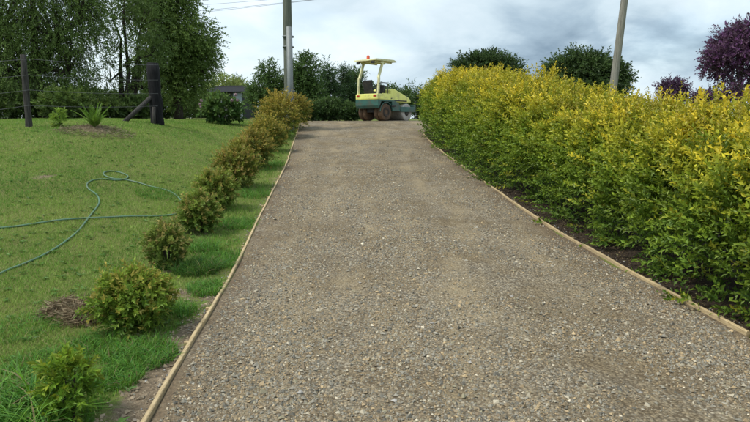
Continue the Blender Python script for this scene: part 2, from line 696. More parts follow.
strip = np.where(dl > -.1, np.exp(-(np.maximum(dl, 0) / .13) ** 2), 0)
bare += strip * (.50 + .35 * np.exp(-((GY - 3.3) / 1.0) ** 2)) * (GY < 20)
for b in ((185, 372, .22), (160, 400, .22), (196, 335, .16), (182, 293, .16), (160, 415, .2), (190, 355, .2)):
    bare += blob(*b)
bare += blob(45, 177, .22, .75) + blob(120, 360, .10, .3) + blob(60, 310, .3, .5) + blob(204, 300, .1, .5) + blob(265, 180, .2, .4, 2)
for b in ((168, 268, .28), (200, 232, .3), (217, 208, .3), (238, 187, .35), (254, 168, .35), (136, 326, .3)):
    bare += blob(*b, .6)
PLANT_MOUND = hit(95, 133)
bare += np.exp(-(((GX - PLANT_MOUND.x) / .6) ** 2 + ((GY - PLANT_MOUND.y) / .5) ** 2)) * .75
mul = sstep((dr + .05) / .1) * sstep((2.6 - dr) / .3) * (GY < 24) * (GY > -6)
GZ += np.exp(-(((GX - PLANT_MOUND.x) / .7) ** 2 + ((GY - PLANT_MOUND.y) / .55) ** 2)) * .13
ny, nx = GX.shape
idx = np.arange(nx * ny).reshape(ny, nx)
F = np.stack([idx[:-1, :-1], idx[:-1, 1:], idx[1:, 1:], idx[1:, :-1]], -1).reshape(-1, 4)
cov = np.stack([np.clip(bare, 0, 1), mul, bare * 0], -1).reshape(-1, 3)
ground = link('ground', np_mesh('ground', np.stack([GX, GY, GZ], -1).reshape(-1, 3), F, cov, 'cover', True), 'turf')
tag(ground, kind='structure')


def bare_at(x, y):
    i = np.clip(np.searchsorted(gy, y), 0, ny - 1)
    j = np.clip(np.searchsorted(gx, x), 0, nx - 1)
    return bare[i, j]


# ------------------------------------------------------------------ driveway
dyy = np.concatenate([np.arange(-12, 27, .1), np.arange(27, 31, .4)])
NS = 42
sv = np.linspace(0, 1, NS)
XL, XR = T(X_LEFT, dyy), T(X_RIGHT, dyy)
DX = XL[:, None] + (XR - XL)[:, None] * sv[None]
DY = np.repeat(dyy[:, None], NS, 1)


def drive_z(x, y):
    s = (x - T(X_LEFT, y)) / (T(X_RIGHT, y) - T(X_LEFT, y))
    crown = .035 * (1 - (2 * s - 1) ** 2)
    rut = -.018 * np.exp(-((s - .24) / .09) ** 2) - .018 * np.exp(-((s - .70) / .09) ** 2)
    return T(Z_DRIVE, y) + crown + rut + .008 * np.sin(x * 3.1 + y * 1.7) * np.sin(y * 2.3)


DZ = drive_z(DX, DY)
idx = np.arange(DX.size).reshape(DX.shape)
F = np.stack([idx[:-1, :-1], idx[:-1, 1:], idx[1:, 1:], idx[1:, :-1]], -1).reshape(-1, 4)
edge = np.exp(-(np.minimum(DX - XL[:, None], XR[:, None] - DX) / .28) ** 2)
edge = np.maximum(edge, .0)
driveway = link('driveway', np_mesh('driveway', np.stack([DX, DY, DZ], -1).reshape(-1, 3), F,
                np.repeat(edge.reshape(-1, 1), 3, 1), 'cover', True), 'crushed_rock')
tag(driveway, kind='structure')

OCT_V = np.array([[1, 0, 0], [-1, 0, 0], [0, 1, 0], [0, -1, 0], [0, 0, 1], [0, 0, -1]], float)
OCT_F = np.array([[0, 2, 4], [2, 1, 4], [1, 3, 4], [3, 0, 4], [2, 0, 5], [1, 2, 5], [3, 1, 5], [0, 3, 5]])


def stones(name, P, size, C, flat=.75, faces=None):
    n = len(P)
    V = OCT_V[None] * (size[:, None, None] * rng.uniform(.6, 1.3, (n, 6, 1)))
    V = V + rng.normal(0, .22, (n, 6, 3)) * size[:, None, None]
    V[:, :, 2] *= flat
    q = rng.uniform(0, 6.28, n)
    c, s = np.cos(q), np.sin(q)
    X = V[..., 0] * c[:, None] - V[..., 1] * s[:, None]
    Y = V[..., 0] * s[:, None] + V[..., 1] * c[:, None]
    V = np.stack([X, Y, V[..., 2]], -1) + P[:, None, :]
    F = (np.arange(n)[:, None, None] * 6 + (OCT_F if faces is None else faces)[None]).reshape(-1, 3)
    return np_mesh(name, V.reshape(-1, 3), F, np.repeat(C, 6, 0))


def patch_noise(x, y, k=1.0, s=0.0):
    return (np.sin(x * 1.9 * k + 1.2 * np.sin(y * 1.3 * k + s) + s) + np.sin(y * 2.3 * k + 1.7 * np.sin(x * .9 * k - s)) +
            .6 * np.sin(x * 5.1 * k + y * 3.7 * k + s * 2)) / 2.6


NST = 120000
yy = 2.2 + 17 * rng.uniform(0, 1, NST * 3) ** 2.3
ss = rng.uniform(.012, .988, NST * 3)
xx = T(X_LEFT, yy) + (T(X_RIGHT, yy) - T(X_LEFT, yy)) * ss
keep = rng.uniform(0, 1, NST * 3) < (.56 + .55 * patch_noise(xx, yy, 1.0, 2.0) + .3 * patch_noise(xx, yy, 3.1, 6.0) - .28 * np.exp(-((ss - .26) / .07) ** 2) - .28 * np.exp(-((ss - .69) / .08) ** 2)) * np.clip((19.2 - yy) / 9, 0, 1)
xx, yy = xx[keep][:NST], yy[keep][:NST]
sz = np.clip(rng.lognormal(math.log(.0053), .46, len(xx)), .003, .019) * (1 + .018 * yy)
sz = np.minimum(sz * np.where(rng.uniform(0, 1, len(xx)) < .004, 1.7, 1), .02)
PAL = np.array([[.10, .105, .11], [.16, .165, .17], [.21, .215, .22], [.175, .15, .12], [.24, .20, .15], [.28, .275, .26], [.30, .25, .18], [.14, .12, .10], [.20, .20, .17], [.42, .41, .39]])
pc = np.array([[1.52, 1.37, 1.08]]) * PAL[rng.choice(len(PAL), len(xx), p=[.13, .17, .15, .13, .10, .10, .06, .08, .065, .015])] * rng.uniform(.8, 1.2, (len(xx), 1))
P = np.stack([xx, yy, drive_z(xx, yy) + sz * rng.uniform(-.05, .36, len(xx))], -1)
gravel = link('gravel', stones('gravel', P, sz, pc, .85, OCT_F[:4]), 'stone', driveway)
tag(gravel, kind='stuff')
k = 900
yy = 2.3 + 9 * rng.uniform(0, 1, k) ** 1.5
sd = rng.uniform(0, 1, k) < .5
off_ = .04 + rng.exponential(.05, k)
xx = np.where(sd, T(X_LEFT, yy) - off_, T(X_RIGHT, yy) + off_)
sz = np.clip(rng.lognormal(math.log(.006), .4, k), .003, .014)
tag(link('spilled_gravel', stones('spilled_gravel', np.stack([xx, yy, hz(xx, yy) + sz * .5], -1), sz, PAL[rng.integers(0, 9, k)] * 1.4), 'stone', driveway), kind='stuff')
# a few larger pale stones lying loose
lp = [hit(u, v) for u, v in ((432, 328), (585, 375), (247, 305), (232, 322), (470, 370), (395, 405), (640, 395), (330, 340), (512, 300), (360, 285), (300, 395), (560, 330))]
P = np.array([[p.x, p.y, float(drive_z(p.x, p.y)) + .006] for p in lp])
tag(link('loose_stones', stones('loose_stones', P, rng.uniform(.014, .022, len(P)), np.array([[.40, .38, .35]]) * rng.uniform(.7, 1.1, (len(P), 1))), 'stone', driveway), kind='stuff')


def edging(tab, side, y0, y1, label):
    yb = y0
    root = thing('timber_edging', (float(T(tab, y0)), y0, float(T(Z_DRIVE, y0))), label, 'edging', 'timber edging along the driveway')
    off = Vector(root.location)
    i = 0
    while yb < y1 - .3:
        L = random.choice((2.4, 2.7, 3.0, 2.1))
        ye = min(yb + L, y1)
        m = 14
        dz = random.uniform(-.010, .010)
        dx = random.uniform(-.016, .016)
        V, F = [], []
        for k in range(m + 1):
            y = yb + .007 + (ye - yb - .014) * k / m
            x = float(T(tab, y)) + dx + random.uniform(-.003, .003)
            tx = float(T(tab, y + .1) - T(tab, y - .1)) / .2
            nv = Vector((1, -tx, 0)).normalized()
            z = float(T(Z_DRIVE, y)) + dz + .004 * math.sin(y * 3 + i)
            c = Vector((x + side * .02, y, z))
            tw, tl = .0135, .024 + random.uniform(-.002, .002)
            for sx, zt in ((-tw, -.07), (tw, -.07), (tw, tl - .004), (tw - .004, tl), (-tw + .004, tl), (-tw, tl - .004)):
                V.append(c + nv * sx + Vector((0, 0, zt)) - off)
        for k in range(m):
            a, b = k * 6, k * 6 + 6
            for j in range(6):
                F.append((a + j, a + (j + 1) % 6, b + (j + 1) % 6, b + j))
        me = bpy.data.meshes.new('board')
        me.from_pydata(V, [], F + [tuple(range(5, -1, -1)), tuple(range(m * 6, m * 6 + 6))])
        bm = bmesh.new()
        bm.from_mesh(me)
        bmesh.ops.recalc_face_normals(bm, faces=bm.faces)
        bm.to_mesh(me)
        bm.free()
        link('board', me, 'pale_timber', root)
        for yp in (yb + .35, (yb + ye) / 2, ye - .35):
            if ye - yb < .9:
                continue
            px = float(T(tab, yp)) + side * (.02 + .0150 + .017)
            MB().box((Vector((px, yp, float(T(Z_DRIVE, yp)) - .05)) - off), (.03, .034, .15), (random.uniform(-.05, .05), random.uniform(-.06, .06), 0), .003).build('peg', 'pale_timber', root)
        yb = ye
        i += 1
    return root


edging(X_LEFT, -1, 1.2, 23.0, 'pale timber boards edging the gravel driveway on the lawn side')
edging(X_RIGHT, 1, 1.0, 20.4, 'pale timber boards edging the gravel driveway below the golden hedge')

# ------------------------------------------------------------------ turf blades, long grass, clods
def blades(P, H, W, lean, C, parent=None, name='grass', segs=1):
    n = len(P)
    q = rng.uniform(0, 6.28, n)
    a = rng.uniform(0, 6.28, n)
    side = np.stack([np.cos(q), np.sin(q), np.zeros(n)], -1)
    ld = np.stack([np.cos(a), np.sin(a), np.zeros(n)], -1)
    up = np.array([[0, 0, 1.]])
    if segs == 1:
        V = np.empty((n, 3, 3))
        V[:, 0] = P - side * W[:, None] * .5
        V[:, 1] = P + side * W[:, None] * .5
        V[:, 2] = P + up * H[:, None] + ld * (H * lean)[:, None]
        F = np.arange(n * 3).reshape(n, 3)
        k = 3
    else:
        V = np.empty((n, 2 * segs + 1, 3))
        for i in range(segs):
            tt = i / segs
            c = P + up * (H * (tt - .45 * lean * tt * tt))[:, None] + ld * (H * lean * tt * tt)[:, None]
            w = W * (1 - .6 * tt) * .5
            V[:, 2 * i] = c - side * w[:, None]
            V[:, 2 * i + 1] = c + side * w[:, None]
        V[:, -1] = P + up * (H * (1 - .45 * lean))[:, None] + ld * (H * lean)[:, None]
        fl = []
        for i in range(segs - 1):
            fl += [[2 * i, 2 * i + 1, 2 * i + 3], [2 * i, 2 * i + 3, 2 * i + 2]]
        fl.append([2 * segs - 2, 2 * segs - 1, 2 * segs])
        k = 2 * segs + 1
        F = (np.arange(n)[:, None, None] * k + np.array(fl)[None]).reshape(-1, 3)
    Cv = np.repeat(C, k, 0)
    return np_mesh(name, V.reshape(-1, 3), F, np.clip(Cv, .003, .9))


def grass_col(x, y, n):
    a = np.clip(.5 + .45 * patch_noise(x, y, .8, 1.0) + .35 * patch_noise(x, y, 2.7, 5.0) + rng.normal(0, .25, n), 0, 1)[:, None]
    c = np.array([[.12, .245, .034]]) * (1 - a) + np.array([[.30, .37, .085]]) * a
    dry = rng.uniform(0, 1, n) < .10 + .14 * np.clip(patch_noise(x, y, .5, 4.0), 0, 1)
    c = np.where(dry[:, None], np.array([[.38, .32, .15]]), c)
    return c * np.array([[.98, 1.10, .98]]) * rng.uniform(.7, 1.2, (n, 1))


n = 560000
yy = 2.0 + 22 * rng.uniform(0, 1, n) ** 1.75
xx = T(X_LEFT, yy) - .05 - (yy * .75 + 1.5) * rng.uniform(0, 1, n)
keep = rng.uniform(0, 1, n) > np.clip(bare_at(xx, yy) * 1.5 + .18 * np.clip(patch_noise(xx, yy, 2.2, .5), 0, 1), 0, 1)
xx, yy = xx[keep], yy[keep]
n = len(xx)
near = np.exp(-((T(X_LEFT, yy) - xx - .35) / .5) ** 2)
lush = np.clip(.4 + .6 * patch_noise(xx, yy, 1.3, 3.0), 0, 1)
H = (.018 + .022 * rng.uniform(0, 1, n) + .02 * lush * rng.uniform(0, 1, n)) * (1 + 1.1 * near * lush)
P = np.stack([xx, yy, hz(xx, yy) - .004], -1)
P[:, 2] += np.exp(-(((xx - PLANT_MOUND.x) / .7) ** 2 + ((yy - PLANT_MOUND.y) / .55) ** 2)) * .13
lawn = link('lawn_grass', blades(P, H, (.0030 + .00055 * yy) * rng.uniform(.7, 1.3, n), rng.uniform(.2, 1.2, n), grass_col(xx, yy, n)), 'grass_blade')
tag(lawn, 'short green and straw coloured mown lawn grass', 'grass', None, 'stuff')


def long_grass(u, v, rad, cnt, h, label, name='grass_tuft', col=(.11, .25, .038), lean=.8, wd=.006):
    p = hit(u, v)
    r = rad * np.sqrt(rng.uniform(0, 1, cnt))
    q = rng.uniform(0, 6.28, cnt)
    x, y = p.x + r * np.cos(q), p.y + r * np.sin(q) * 1.0
    ok = x < T(X_LEFT, y) - .04
    x, y = x[ok], y[ok]
    k = len(x)
    P = np.stack([x, y, hz(x, y) - .005], -1) - np.array(p)
    C = np.array([col]) * rng.uniform(.65, 1.35, (k, 1)) + rng.normal(0, .012, (k, 3))
    C = np.where(rng.uniform(0, 1, (k, 1)) < .07, np.array([[.27, .22, .11]]), C)
    me = blades(P, h * rng.uniform(.45, 1.1, k), np.full(k, wd) * rng.uniform(.7, 1.3, k), np.clip(rng.normal(lean, .3, k), .1, 1.5), C, segs=3)
    o = link(name, me, 'grass_blade')
    o.location = p
    return tag(o, label, 'grass', 'tufts of longer grass along the drive', None)


long_grass(140, 358, .24, 1500, .13, 'lush patch of longer grass below the round orange tipped bush')
long_grass(118, 380, .16, 700, .12, 'leafy grass patch beside the small yellow green shrub')
long_grass(10, 418, .18, 380, .36, 'tall arching grass clump left of the small yellow green shrub', lean=1.0, wd=.011)
long_grass(30, 440, .14, 260, .34, 'tall grass clump at the foot of the small yellow green shrub', lean=1.0, wd=.010)
long_grass(196, 272, .22, 900, .22, 'grass tuft of long blades behind the round orange tipped bush', col=(.075, .17, .03))
long_grass(222, 262, .30, 1500, .14, 'lush grass patch against the edging boards beside the knee high shrub')
long_grass(212, 290, .22, 1100, .13, 'grass patch against the edging boards beside the round bush')
long_grass(240, 225, .30, 1100, .13, 'grass patch against the edging boards halfway up the drive')
long_grass(255, 195, .36, 1000, .14, 'grass strip between edging boards and the middle shrubs')
long_grass(275, 165, .40, 900, .15, 'grass strip between edging boards and the upper shrubs')
long_grass(60, 185, .8, 900, .07, 'slightly taller lawn patch beside the hose loop', col=(.07, .15, .03))
long_grass(60, 118, .8, 420, .25, 'weedy grass growing along the wire fence', col=(.09, .17, .04))

for u, v, r, c_, h_, lb in ((40, 372, .30, 1100, .10, 'coarse grass patch behind the small yellow green shrub'), (20, 330, .30, 900, .08, 'coarse grass patch left of the dead grass heap'),
                            (180, 312, .14, 500, .14, 'grass tuft between the round bush and the edging'), (158, 195, .35, 700, .10, 'longer grass around the hose next to the shrub row'), (205, 252, .16, 420, .26, 'long bladed grass clump beside the dark leggy shrub'),
                            (95, 345, .2, 600, .11, 'grass patch in front of the dead grass heap')):
    long_grass(u, v, r, c_, h_, lb)
k = 900
yy = 2.5 + 12 * rng.uniform(0, 1, k) ** 1.4
xx = T(X_LEFT, yy) - .15 - (yy * .7 + .8) * rng.uniform(0, 1, k)
lf = Leaves()
O = np.stack([xx, yy, hz(xx, yy) + .006], -1)
for j in range(6):
    q = rng.uniform(0, 6.28, k)
    lf.add(O, np.stack([np.cos(q), np.sin(q), np.full(k, .45)], -1), np.array([[0, 0, 1.]]) + rng.normal(0, .1, (k, 3)), rng.uniform(.03, .07, k), rng.uniform(.014, .028, k), np.array([[.10, .20, .04]]) * rng.uniform(.7, 1.5, (k, 1)))
tag(link('lawn_weeds', lf.mesh('lawn_weeds'), 'leaf', lawn), kind='stuff')

# soil clods on the bare strip
k = 1500
yy = 2.3 + 3.0 * rng.uniform(0, 1, k)
xx = T(X_LEFT, yy) - .05 - .45 * rng.uniform(0, 1, k) ** 1.6
ok = bare_at(xx, yy) > .38
xx, yy = xx[ok], yy[ok]
sz = np.clip(rng.lognormal(math.log(.007), .5, len(xx)), .003, .022)
P = np.stack([xx, yy, hz(xx, yy) + sz * .2], -1)
cl = link('soil_clods', stones('soil_clods', P, sz, np.array([[.32, .255, .175]]) * rng.uniform(.6, 1.2, (len(P), 1)), .75), 'stone', ground)
tag(cl, kind='stuff')
# bark and leaf litter under the hedge
k = 9000
yy = 1.5 + 17 * rng.uniform(0, 1, k) ** 1.3
xx = T(X_RIGHT, yy) + .05 + .8 * rng.uniform(0, 1, k)
lf = Leaves()
cc = np.array([[.10, .07, .04], [.20, .15, .08], [.05, .04, .03], [.27, .24, .12]])[rng.choice(4, k, p=[.4, .2, .3, .1])]
lf.add(np.stack([xx, yy, hz(xx, yy) + .006], -1), rng.normal(0, 1, (k, 3)) * [1, 1, .2], rng.normal(0, .35, (k, 3)) + [0, 0, 1], rng.uniform(.02, .045, k), rng.uniform(.008, .02, k), cc)
tag(link('leaf_litter', lf.mesh('leaf_litter'), 'dry_stalk', ground), kind='stuff')


# ------------------------------------------------------------------ golden hedge
def fbm3(p, s):
    return (np.sin(p[:, 0] * 2.1 + s) * np.sin(p[:, 1] * 1.7 + 1.3 * s) + np.sin(p[:, 2] * 3.1 + p[:, 1] * 1.1 + s) * .7 +
            .5 * np.sin(p[:, 0] * 5.3 + p[:, 1] * 4.1 + p[:, 2] * 3.7 + s)) / 2.2


def hedge():
    y0, y1 = 1.6, 20.3
    root = thing('golden_hedge', (float(T(X_RIGHT, 9)) + 1.3, 9, zat(float(T(X_RIGHT, 9)) + 1.3, 9)),
                 'long waist-deep golden leaved hedge growing beside the gravel driveway', 'hedge')
    root['label'] = 'long yellow topped green hedge running beside the gravel driveway'
    off = np.array(root.location)
    lf = Leaves()
    wood = MB()

    def surf(y, a, bulge=0.0):
        """a: 0 base of drive face .. 1 top edge .. 2 back of top .. 3 base at back"""
        hgt = 1.40 + .40 * sstep((y - 4) / 11) + .05 * np.sin(y * 1.3) + .04 * np.sin(y * 3.7)
        depth = 1.55
        xf = T(X_RIGHT, np.minimum(y, 19.5)) + .17 - .08 * sstep((y - 8) / 6) + .05 * np.sin(y * .9 + .6) + .025 * np.sin(y * 2.3)
        # superellipse cross section
        th = np.pi * (a / 3.0)
        c, s = np.cos(th), np.sin(th)
        px = -np.sign(c) * np.abs(c) ** .62
        pz = np.abs(s) ** .55
        endk = np.sqrt(np.clip(1 - np.clip((y - (y1 - .9)) / .9, 0, 1) ** 2.2, 0.02, 1)) * np.sqrt(np.clip(1 - np.clip(((y0 + .7) - y) / .7, 0, 1) ** 2, .02, 1))
        cx = xf + depth * .5
        low = .94 + .10 * np.clip(pz * 1.6, 0, 1)
        x = cx + px * depth * .5 * low * (.55 + .45 * endk)
        z = .03 + (hgt - .03) * pz * (.35 + .65 * endk)
        n = np.stack([px, (np.clip((y - (y1 - 1.0)), 0, 1)) * 1.2, pz * 1.1 - .15], -1)
        return np.stack([x, y, z], -1), nrm(n), pz

    nc = 2900
    per = 12
    u = rng.uniform(0, 1, nc)
    yc = y0 + (y1 - y0) * (u * .55 + .45 * u ** 1.7)
    ac = np.clip(rng.beta(1.05, 1.5, nc) * 3.0 * .9 + .01, 0, 2.9)
    m = nc * per
    cid = np.repeat(np.arange(nc), per)
    y = np.clip(yc[cid] + rng.normal(0, .085, m), y0, y1)
    a = np.clip(ac[cid] + rng.normal(0, .11, m), 0.0, 2.9)
    P, N, pz = surf(y, a)
    P[:, 2] += hz(P[:, 0], y)
    reach = rng.normal(0, .12, nc)
    tone_c = rng.normal(0, 1, nc)
    lump = fbm3(P * 1.5, 1.0) * .03 + fbm3(P * 6.3, 5.0) * .03 + reach[cid] - .35 * ((y - yc[cid]) ** 2 + (.6 * (a - ac[cid])) ** 2) / .02 * .06
    depth_in = rng.exponential(.06, m)
    keep = rng.uniform(0, 1, m) < .93 - .12 * (P[:, 2] - hz(P[:, 0], y) < .25) - .2 * (fbm3(P * 3.7, 7) < -.5)
    O = P + N * (lump - depth_in)[:, None] - N * .12
    # new growth is yellow: upper and outer shoots
    hrel = (P[:, 2] - hz(P[:, 0], y)) / (1.52 + .36 * sstep((y - 4) / 11))
    gold = np.clip((hrel - .70) * 2.0 + lump * 1.1 + .24 * tone_c[cid] + rng.normal(0, .10, m) + .10, 0, 1)
    gold = gold ** 1.2
    # a few shoots lower down turn gold as well
    gold = np.maximum(gold, (rng.uniform(0, 1, m) < .07) * rng.uniform(.15, .5, m))
    g_low = np.array([[.085, .165, .022]])
    g_mid = np.array([[.175, .27, .028]])
    yel = np.array([[.42, .365, .035]])
    w = np.clip(hrel * 1.3 - .1 + rng.normal(0, .15, m), 0, 1)[:, None]
    C = (g_low * (1 - w) + g_mid * w) * (1 - gold[:, None]) + yel * gold[:, None]
    C = C * np.clip(1.08 + .20 * tone_c[cid], .6, 1.9)[:, None]
    tip = np.clip(C * np.array([[1.35, 1.2, 1.0]]) + np.array([[.04, .03, .0]]), 0, .9)
    A = N + rng.normal(0, .38, (m, 3)) + np.array([[0, 0, .45]])
    scale = 1 + .035 * np.clip(y - 5, 0, 20)
    for lo, hi in ((0, 5.5), (5.5, 9), (9, 13), (13, 30)):
        s = keep & (y >= lo) & (y < hi)
        sc = float(np.mean(scale[s]))
        lf.sprigs(O[s] - off, A[s], rng.uniform(.14, .28, s.sum()) * sc, 10, .053 * sc, .026 * sc, C[s], droop=.12, spread=1.0, cvar=.22, tipcol=tip[s])
    # long whippy shoots sticking out of the top
    k = 620
    y = rng.uniform(y0 + .3, y1 - .3, k)
    a = rng.uniform(.9, 2.0, k)
    P, N, pz = surf(y, a)
    P[:, 2] += hz(P[:, 0], y) - .05
    A = np.array([[0, 0, 1.]]) + rng.normal(0, .28, (k, 3))
    S = .16 + .34 * rng.uniform(0, 1, k) ** 2
    C = np.array([[.40, .37, .05]]) * rng.uniform(.6, 1.1, (k, 1))
    lf.sprigs(P - off, A, S, 16, .042, .02, C, spread=1.1, tipcol=np.array([[.44, .36, .07]]))
    # inner dark-green old leaves fill the volume
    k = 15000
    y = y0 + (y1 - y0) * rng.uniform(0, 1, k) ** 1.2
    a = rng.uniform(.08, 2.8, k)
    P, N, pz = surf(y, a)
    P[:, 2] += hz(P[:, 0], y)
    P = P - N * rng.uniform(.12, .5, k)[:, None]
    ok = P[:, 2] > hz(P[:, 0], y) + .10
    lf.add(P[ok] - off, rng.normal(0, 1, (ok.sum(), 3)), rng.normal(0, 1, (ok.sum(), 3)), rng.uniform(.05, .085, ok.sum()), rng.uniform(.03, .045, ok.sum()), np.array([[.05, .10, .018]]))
    fo = link('foliage', lf.mesh('foliage'), 'leaf', root)
    tag(fo, kind='stuff')
    # stems
    for y in np.arange(y0 + .4, y1 - .3, .42):
        x = float(T(X_RIGHT, y)) + 1.2 + random.uniform(-.25, .25)
        b = Vector((x, y + random.uniform(-.1, .1), zat(x, y) - .03)) - Vector(off)
        for j in range(7):
            q = random.uniform(0, 6.28)
            e = b + Vector((math.cos(q) * .55 - .15, math.sin(q) * .4, random.uniform(.6, 1.45)))
            wood.tube([b + Vector((math.cos(q), math.sin(q), 0)) * .05, b.lerp(e, .45) + Vector((0, 0, .1)), e], [.014, .010, .004], 5)
    wood.build('stems', 'bark', root)


hedge()


# ------------------------------------------------------------------ shrubs of the lawn-side row
def shrub(u, vb, vt, wpx, label, name='leafy_shrub', g1=(.07, .13, .02), g2=(.13, .20, .03), tip=(.36, .24, .05), tipf=.5, leaf=(.05, .024),
          n=420, nl=11, group='shrubs planted along the driveway', shape=1.0, cat='shrub', Y=None, stems=7):
    p = hit(u, vb) if Y is None else None
    if p is None:
        q = at(u, vb, Y)
        p = Vector((q.x, Y, zat(q.x, Y)))
    dist = p.y
    sx = wpx * dist / FPX * .5
    h = (vb - vt) * dist / FPX * 1.0
    if dist > 6 and Y is None:
        n, leaf = int(n * 1.6), (leaf[0] * 1.08, leaf[1] * 1.08)
    root = thing(name, p, label, cat, group)
    lf = Leaves()
    d = nrm(rng.normal(0, 1, (n, 3)) + [0, 0, .25])
    r = rng.uniform(.35, 1, n) ** .5
    lump = .97 + .34 * fbm3(d * 2.2 + p.x * 3, 3.0 + p.y) + .24 * fbm3(d * 5, p.y)
    k = (r * lump * .90)[:, None]
    zc = h * .5
    taper = 1 - .45 * (shape - 1) * np.clip(d[:, 2], -.3, 1)
    O = d * k * np.array([[sx, sx, h * .5]])
    O[:, :2] *= taper[:, None]
    O[:, 2] += zc
    O[:, 2] = np.where(O[:, 2] < .03, rng.uniform(.02, .10, n), O[:, 2])
    m = len(O)
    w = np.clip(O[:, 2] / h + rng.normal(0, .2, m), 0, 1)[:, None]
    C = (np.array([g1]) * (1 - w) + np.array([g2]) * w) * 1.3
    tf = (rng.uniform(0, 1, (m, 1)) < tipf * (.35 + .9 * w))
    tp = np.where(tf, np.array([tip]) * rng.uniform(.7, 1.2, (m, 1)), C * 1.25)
    A = d * [1, 1, .8] + rng.normal(0, .5, (m, 3)) + [0, 0, .5]
    S = .30 * math.sqrt(sx * h) * rng.uniform(.5, 1.5, m)
    lf.sprigs(O, A, S, nl, leaf[0], leaf[1], C, droop=.1, spread=1.0, cvar=.25, tipcol=tp)
    tag(link('foliage', lf.mesh('foliage'), 'leaf', root), kind='stuff')
    wood = MB()
    for j in range(stems):
        q = random.uniform(0, 6.28)
        e = Vector((math.cos(q) * sx * .5, math.sin(q) * sx * .5, h * random.uniform(.5, .85)))
        wood.tube([(math.cos(q) * .02, math.sin(q) * .02, -.03), e * .45 + Vector((0, 0, h * .08)), e], [.012, .009, .004], 5)
    wood.build('stems', 'bark', root)
    return root


shrub(70, 421, 343, 48, 'small upright shrub of glossy yellow green leaves on the lawn edge', g1=(.075, .155, .016), g2=(.17, .25, .022), tip=(.30, .34, .03),
      tipf=.5, leaf=(.046, .017), n=150, nl=10, shape=1.6)
shrub(136, 329, 270, 68, 'round bush with yellow and orange tipped leaves beside the dead grass heap', g1=(.075, .15, .018), g2=(.18, .24, .03), tip=(.46, .37, .08),
      tipf=.5, leaf=(.042, .019), n=760, nl=10)
shrub(168, 268, 224, 38, 'knee high shrub with reddish tips just above the round bush', g1=(.08, .13, .022), g2=(.17, .21, .04), tip=(.44, .34, .12), tipf=.5, leaf=(.042, .021), n=300)
shrub(200, 232, 194, 36, 'dark leggy shrub where the hose end disappears', g1=(.07, .125, .02), g2=(.17, .22, .036), tip=(.42, .33, .10), tipf=.38, leaf=(.044, .02), n=300)
shrub(217, 208, 172, 38, 'rusty green shrub above the hose end', g1=(.075, .13, .02), g2=(.19, .225, .036), tip=(.45, .35, .10), tipf=.4, leaf=(.046, .021), n=320)
shrub(238, 187, 145, 39, 'bushy bronze shrub halfway along the row', g1=(.08, .125, .02), g2=(.22, .22, .036), tip=(.44, .30, .09), tipf=.5, leaf=(.05, .023), n=380)
shrub(254, 168, 132, 34, 'golden bronze shrub below the clipped row end', g1=(.06, .10, .018), g2=(.18, .17, .03), tip=(.48, .35, .08), tipf=.6, leaf=(.052, .024), n=340)
shrub(267, 152, 119, 34, 'leaning golden shrub against the big clipped row end', g1=(.06, .10, .018), g2=(.22, .20, .03), tip=(.50, .38, .08), tipf=.65, leaf=(.055, .026), n=340)
shrub(280, 138, 96, 38, 'tall golden orange shrub in front of the power pole', g1=(.065, .11, .018), g2=(.27, .22, .03), tip=(.54, .40, .09), tipf=.65, leaf=(.058, .028), n=480)
shrub(294, 129, 95, 29, 'tall golden shrub at the top corner of the drive', g1=(.065, .11, .018), g2=(.24, .20, .03), tip=(.52, .38, .09), tipf=.6, leaf=(.06, .028), n=420)

# ------------------------------------------------------------------ dead grass heap and mulch
p = hit(72, 318)
heap = thing('dead_grass_heap', p, 'heap of pulled dry brown grass beside the round bush', 'grass heap')
for (dx, dy, r, hh_, cnt) in ((-.12, .14, .17, .11, 2600), (.13, .0, .20, .15, 3600)):
    rr = r * np.sqrt(rng.uniform(0, 1, cnt))
    q = rng.uniform(0, 6.28, cnt)
    x, y = dx + rr * np.cos(q), dy + rr * np.sin(q)
    top = hh_ * (1 - (rr / r) ** 2)
    P = np.stack([x, y, hz(x + p.x, y + p.y) - p.z + top * rng.uniform(.0, 1.0, cnt)], -1)
    lf = Leaves()
    cc = np.array([[.32, .25, .15], [.18, .13, .08], [.42, .34, .22]])[rng.choice(3, cnt)] * rng.uniform(.6, 1.1, (cnt, 1))
    lf.add(P, rng.normal(0, 1, (cnt, 3)) * [1, 1, .35], rng.normal(0, 1, (cnt, 3)), rng.uniform(.04, .12, cnt), rng.uniform(.0022, .004, cnt), cc)
    tag(link('dry_stalks', lf.mesh('dry_stalks'), 'dry_stalk', heap), kind='stuff')

cnt = 1500
q = rng.uniform(0, 6.28, cnt)
rr = .8 * np.sqrt(rng.uniform(0, 1, cnt))
x, y = PLANT_MOUND.x + rr * np.cos(q) * 1.0, PLANT_MOUND.y + rr * np.sin(q) * .8
P = np.stack([x, y, hz(x, y) + np.exp(-(((x - PLANT_MOUND.x) / .7) ** 2 + ((y - PLANT_MOUND.y) / .55) ** 2)) * .13 + .01], -1)
lf = Leaves()
cc = np.array([[.28, .23, .15], [.17, .135, .085], [.36, .30, .20]])[rng.choice(3, cnt)]
lf.add(P - np.array(PLANT_MOUND), rng.normal(0, 1, (cnt, 3)) * [1, 1, .25], rng.normal(0, 1, (cnt, 3)), rng.uniform(.05, .14, cnt), rng.uniform(.006, .012, cnt), cc)
o = link('mulch_mound', lf.mesh('mulch_mound'), 'dry_stalk')
o.location = PLANT_MOUND
tag(o, 'low mound of brown mulch around the young palm on the lawn', 'mulch mound')

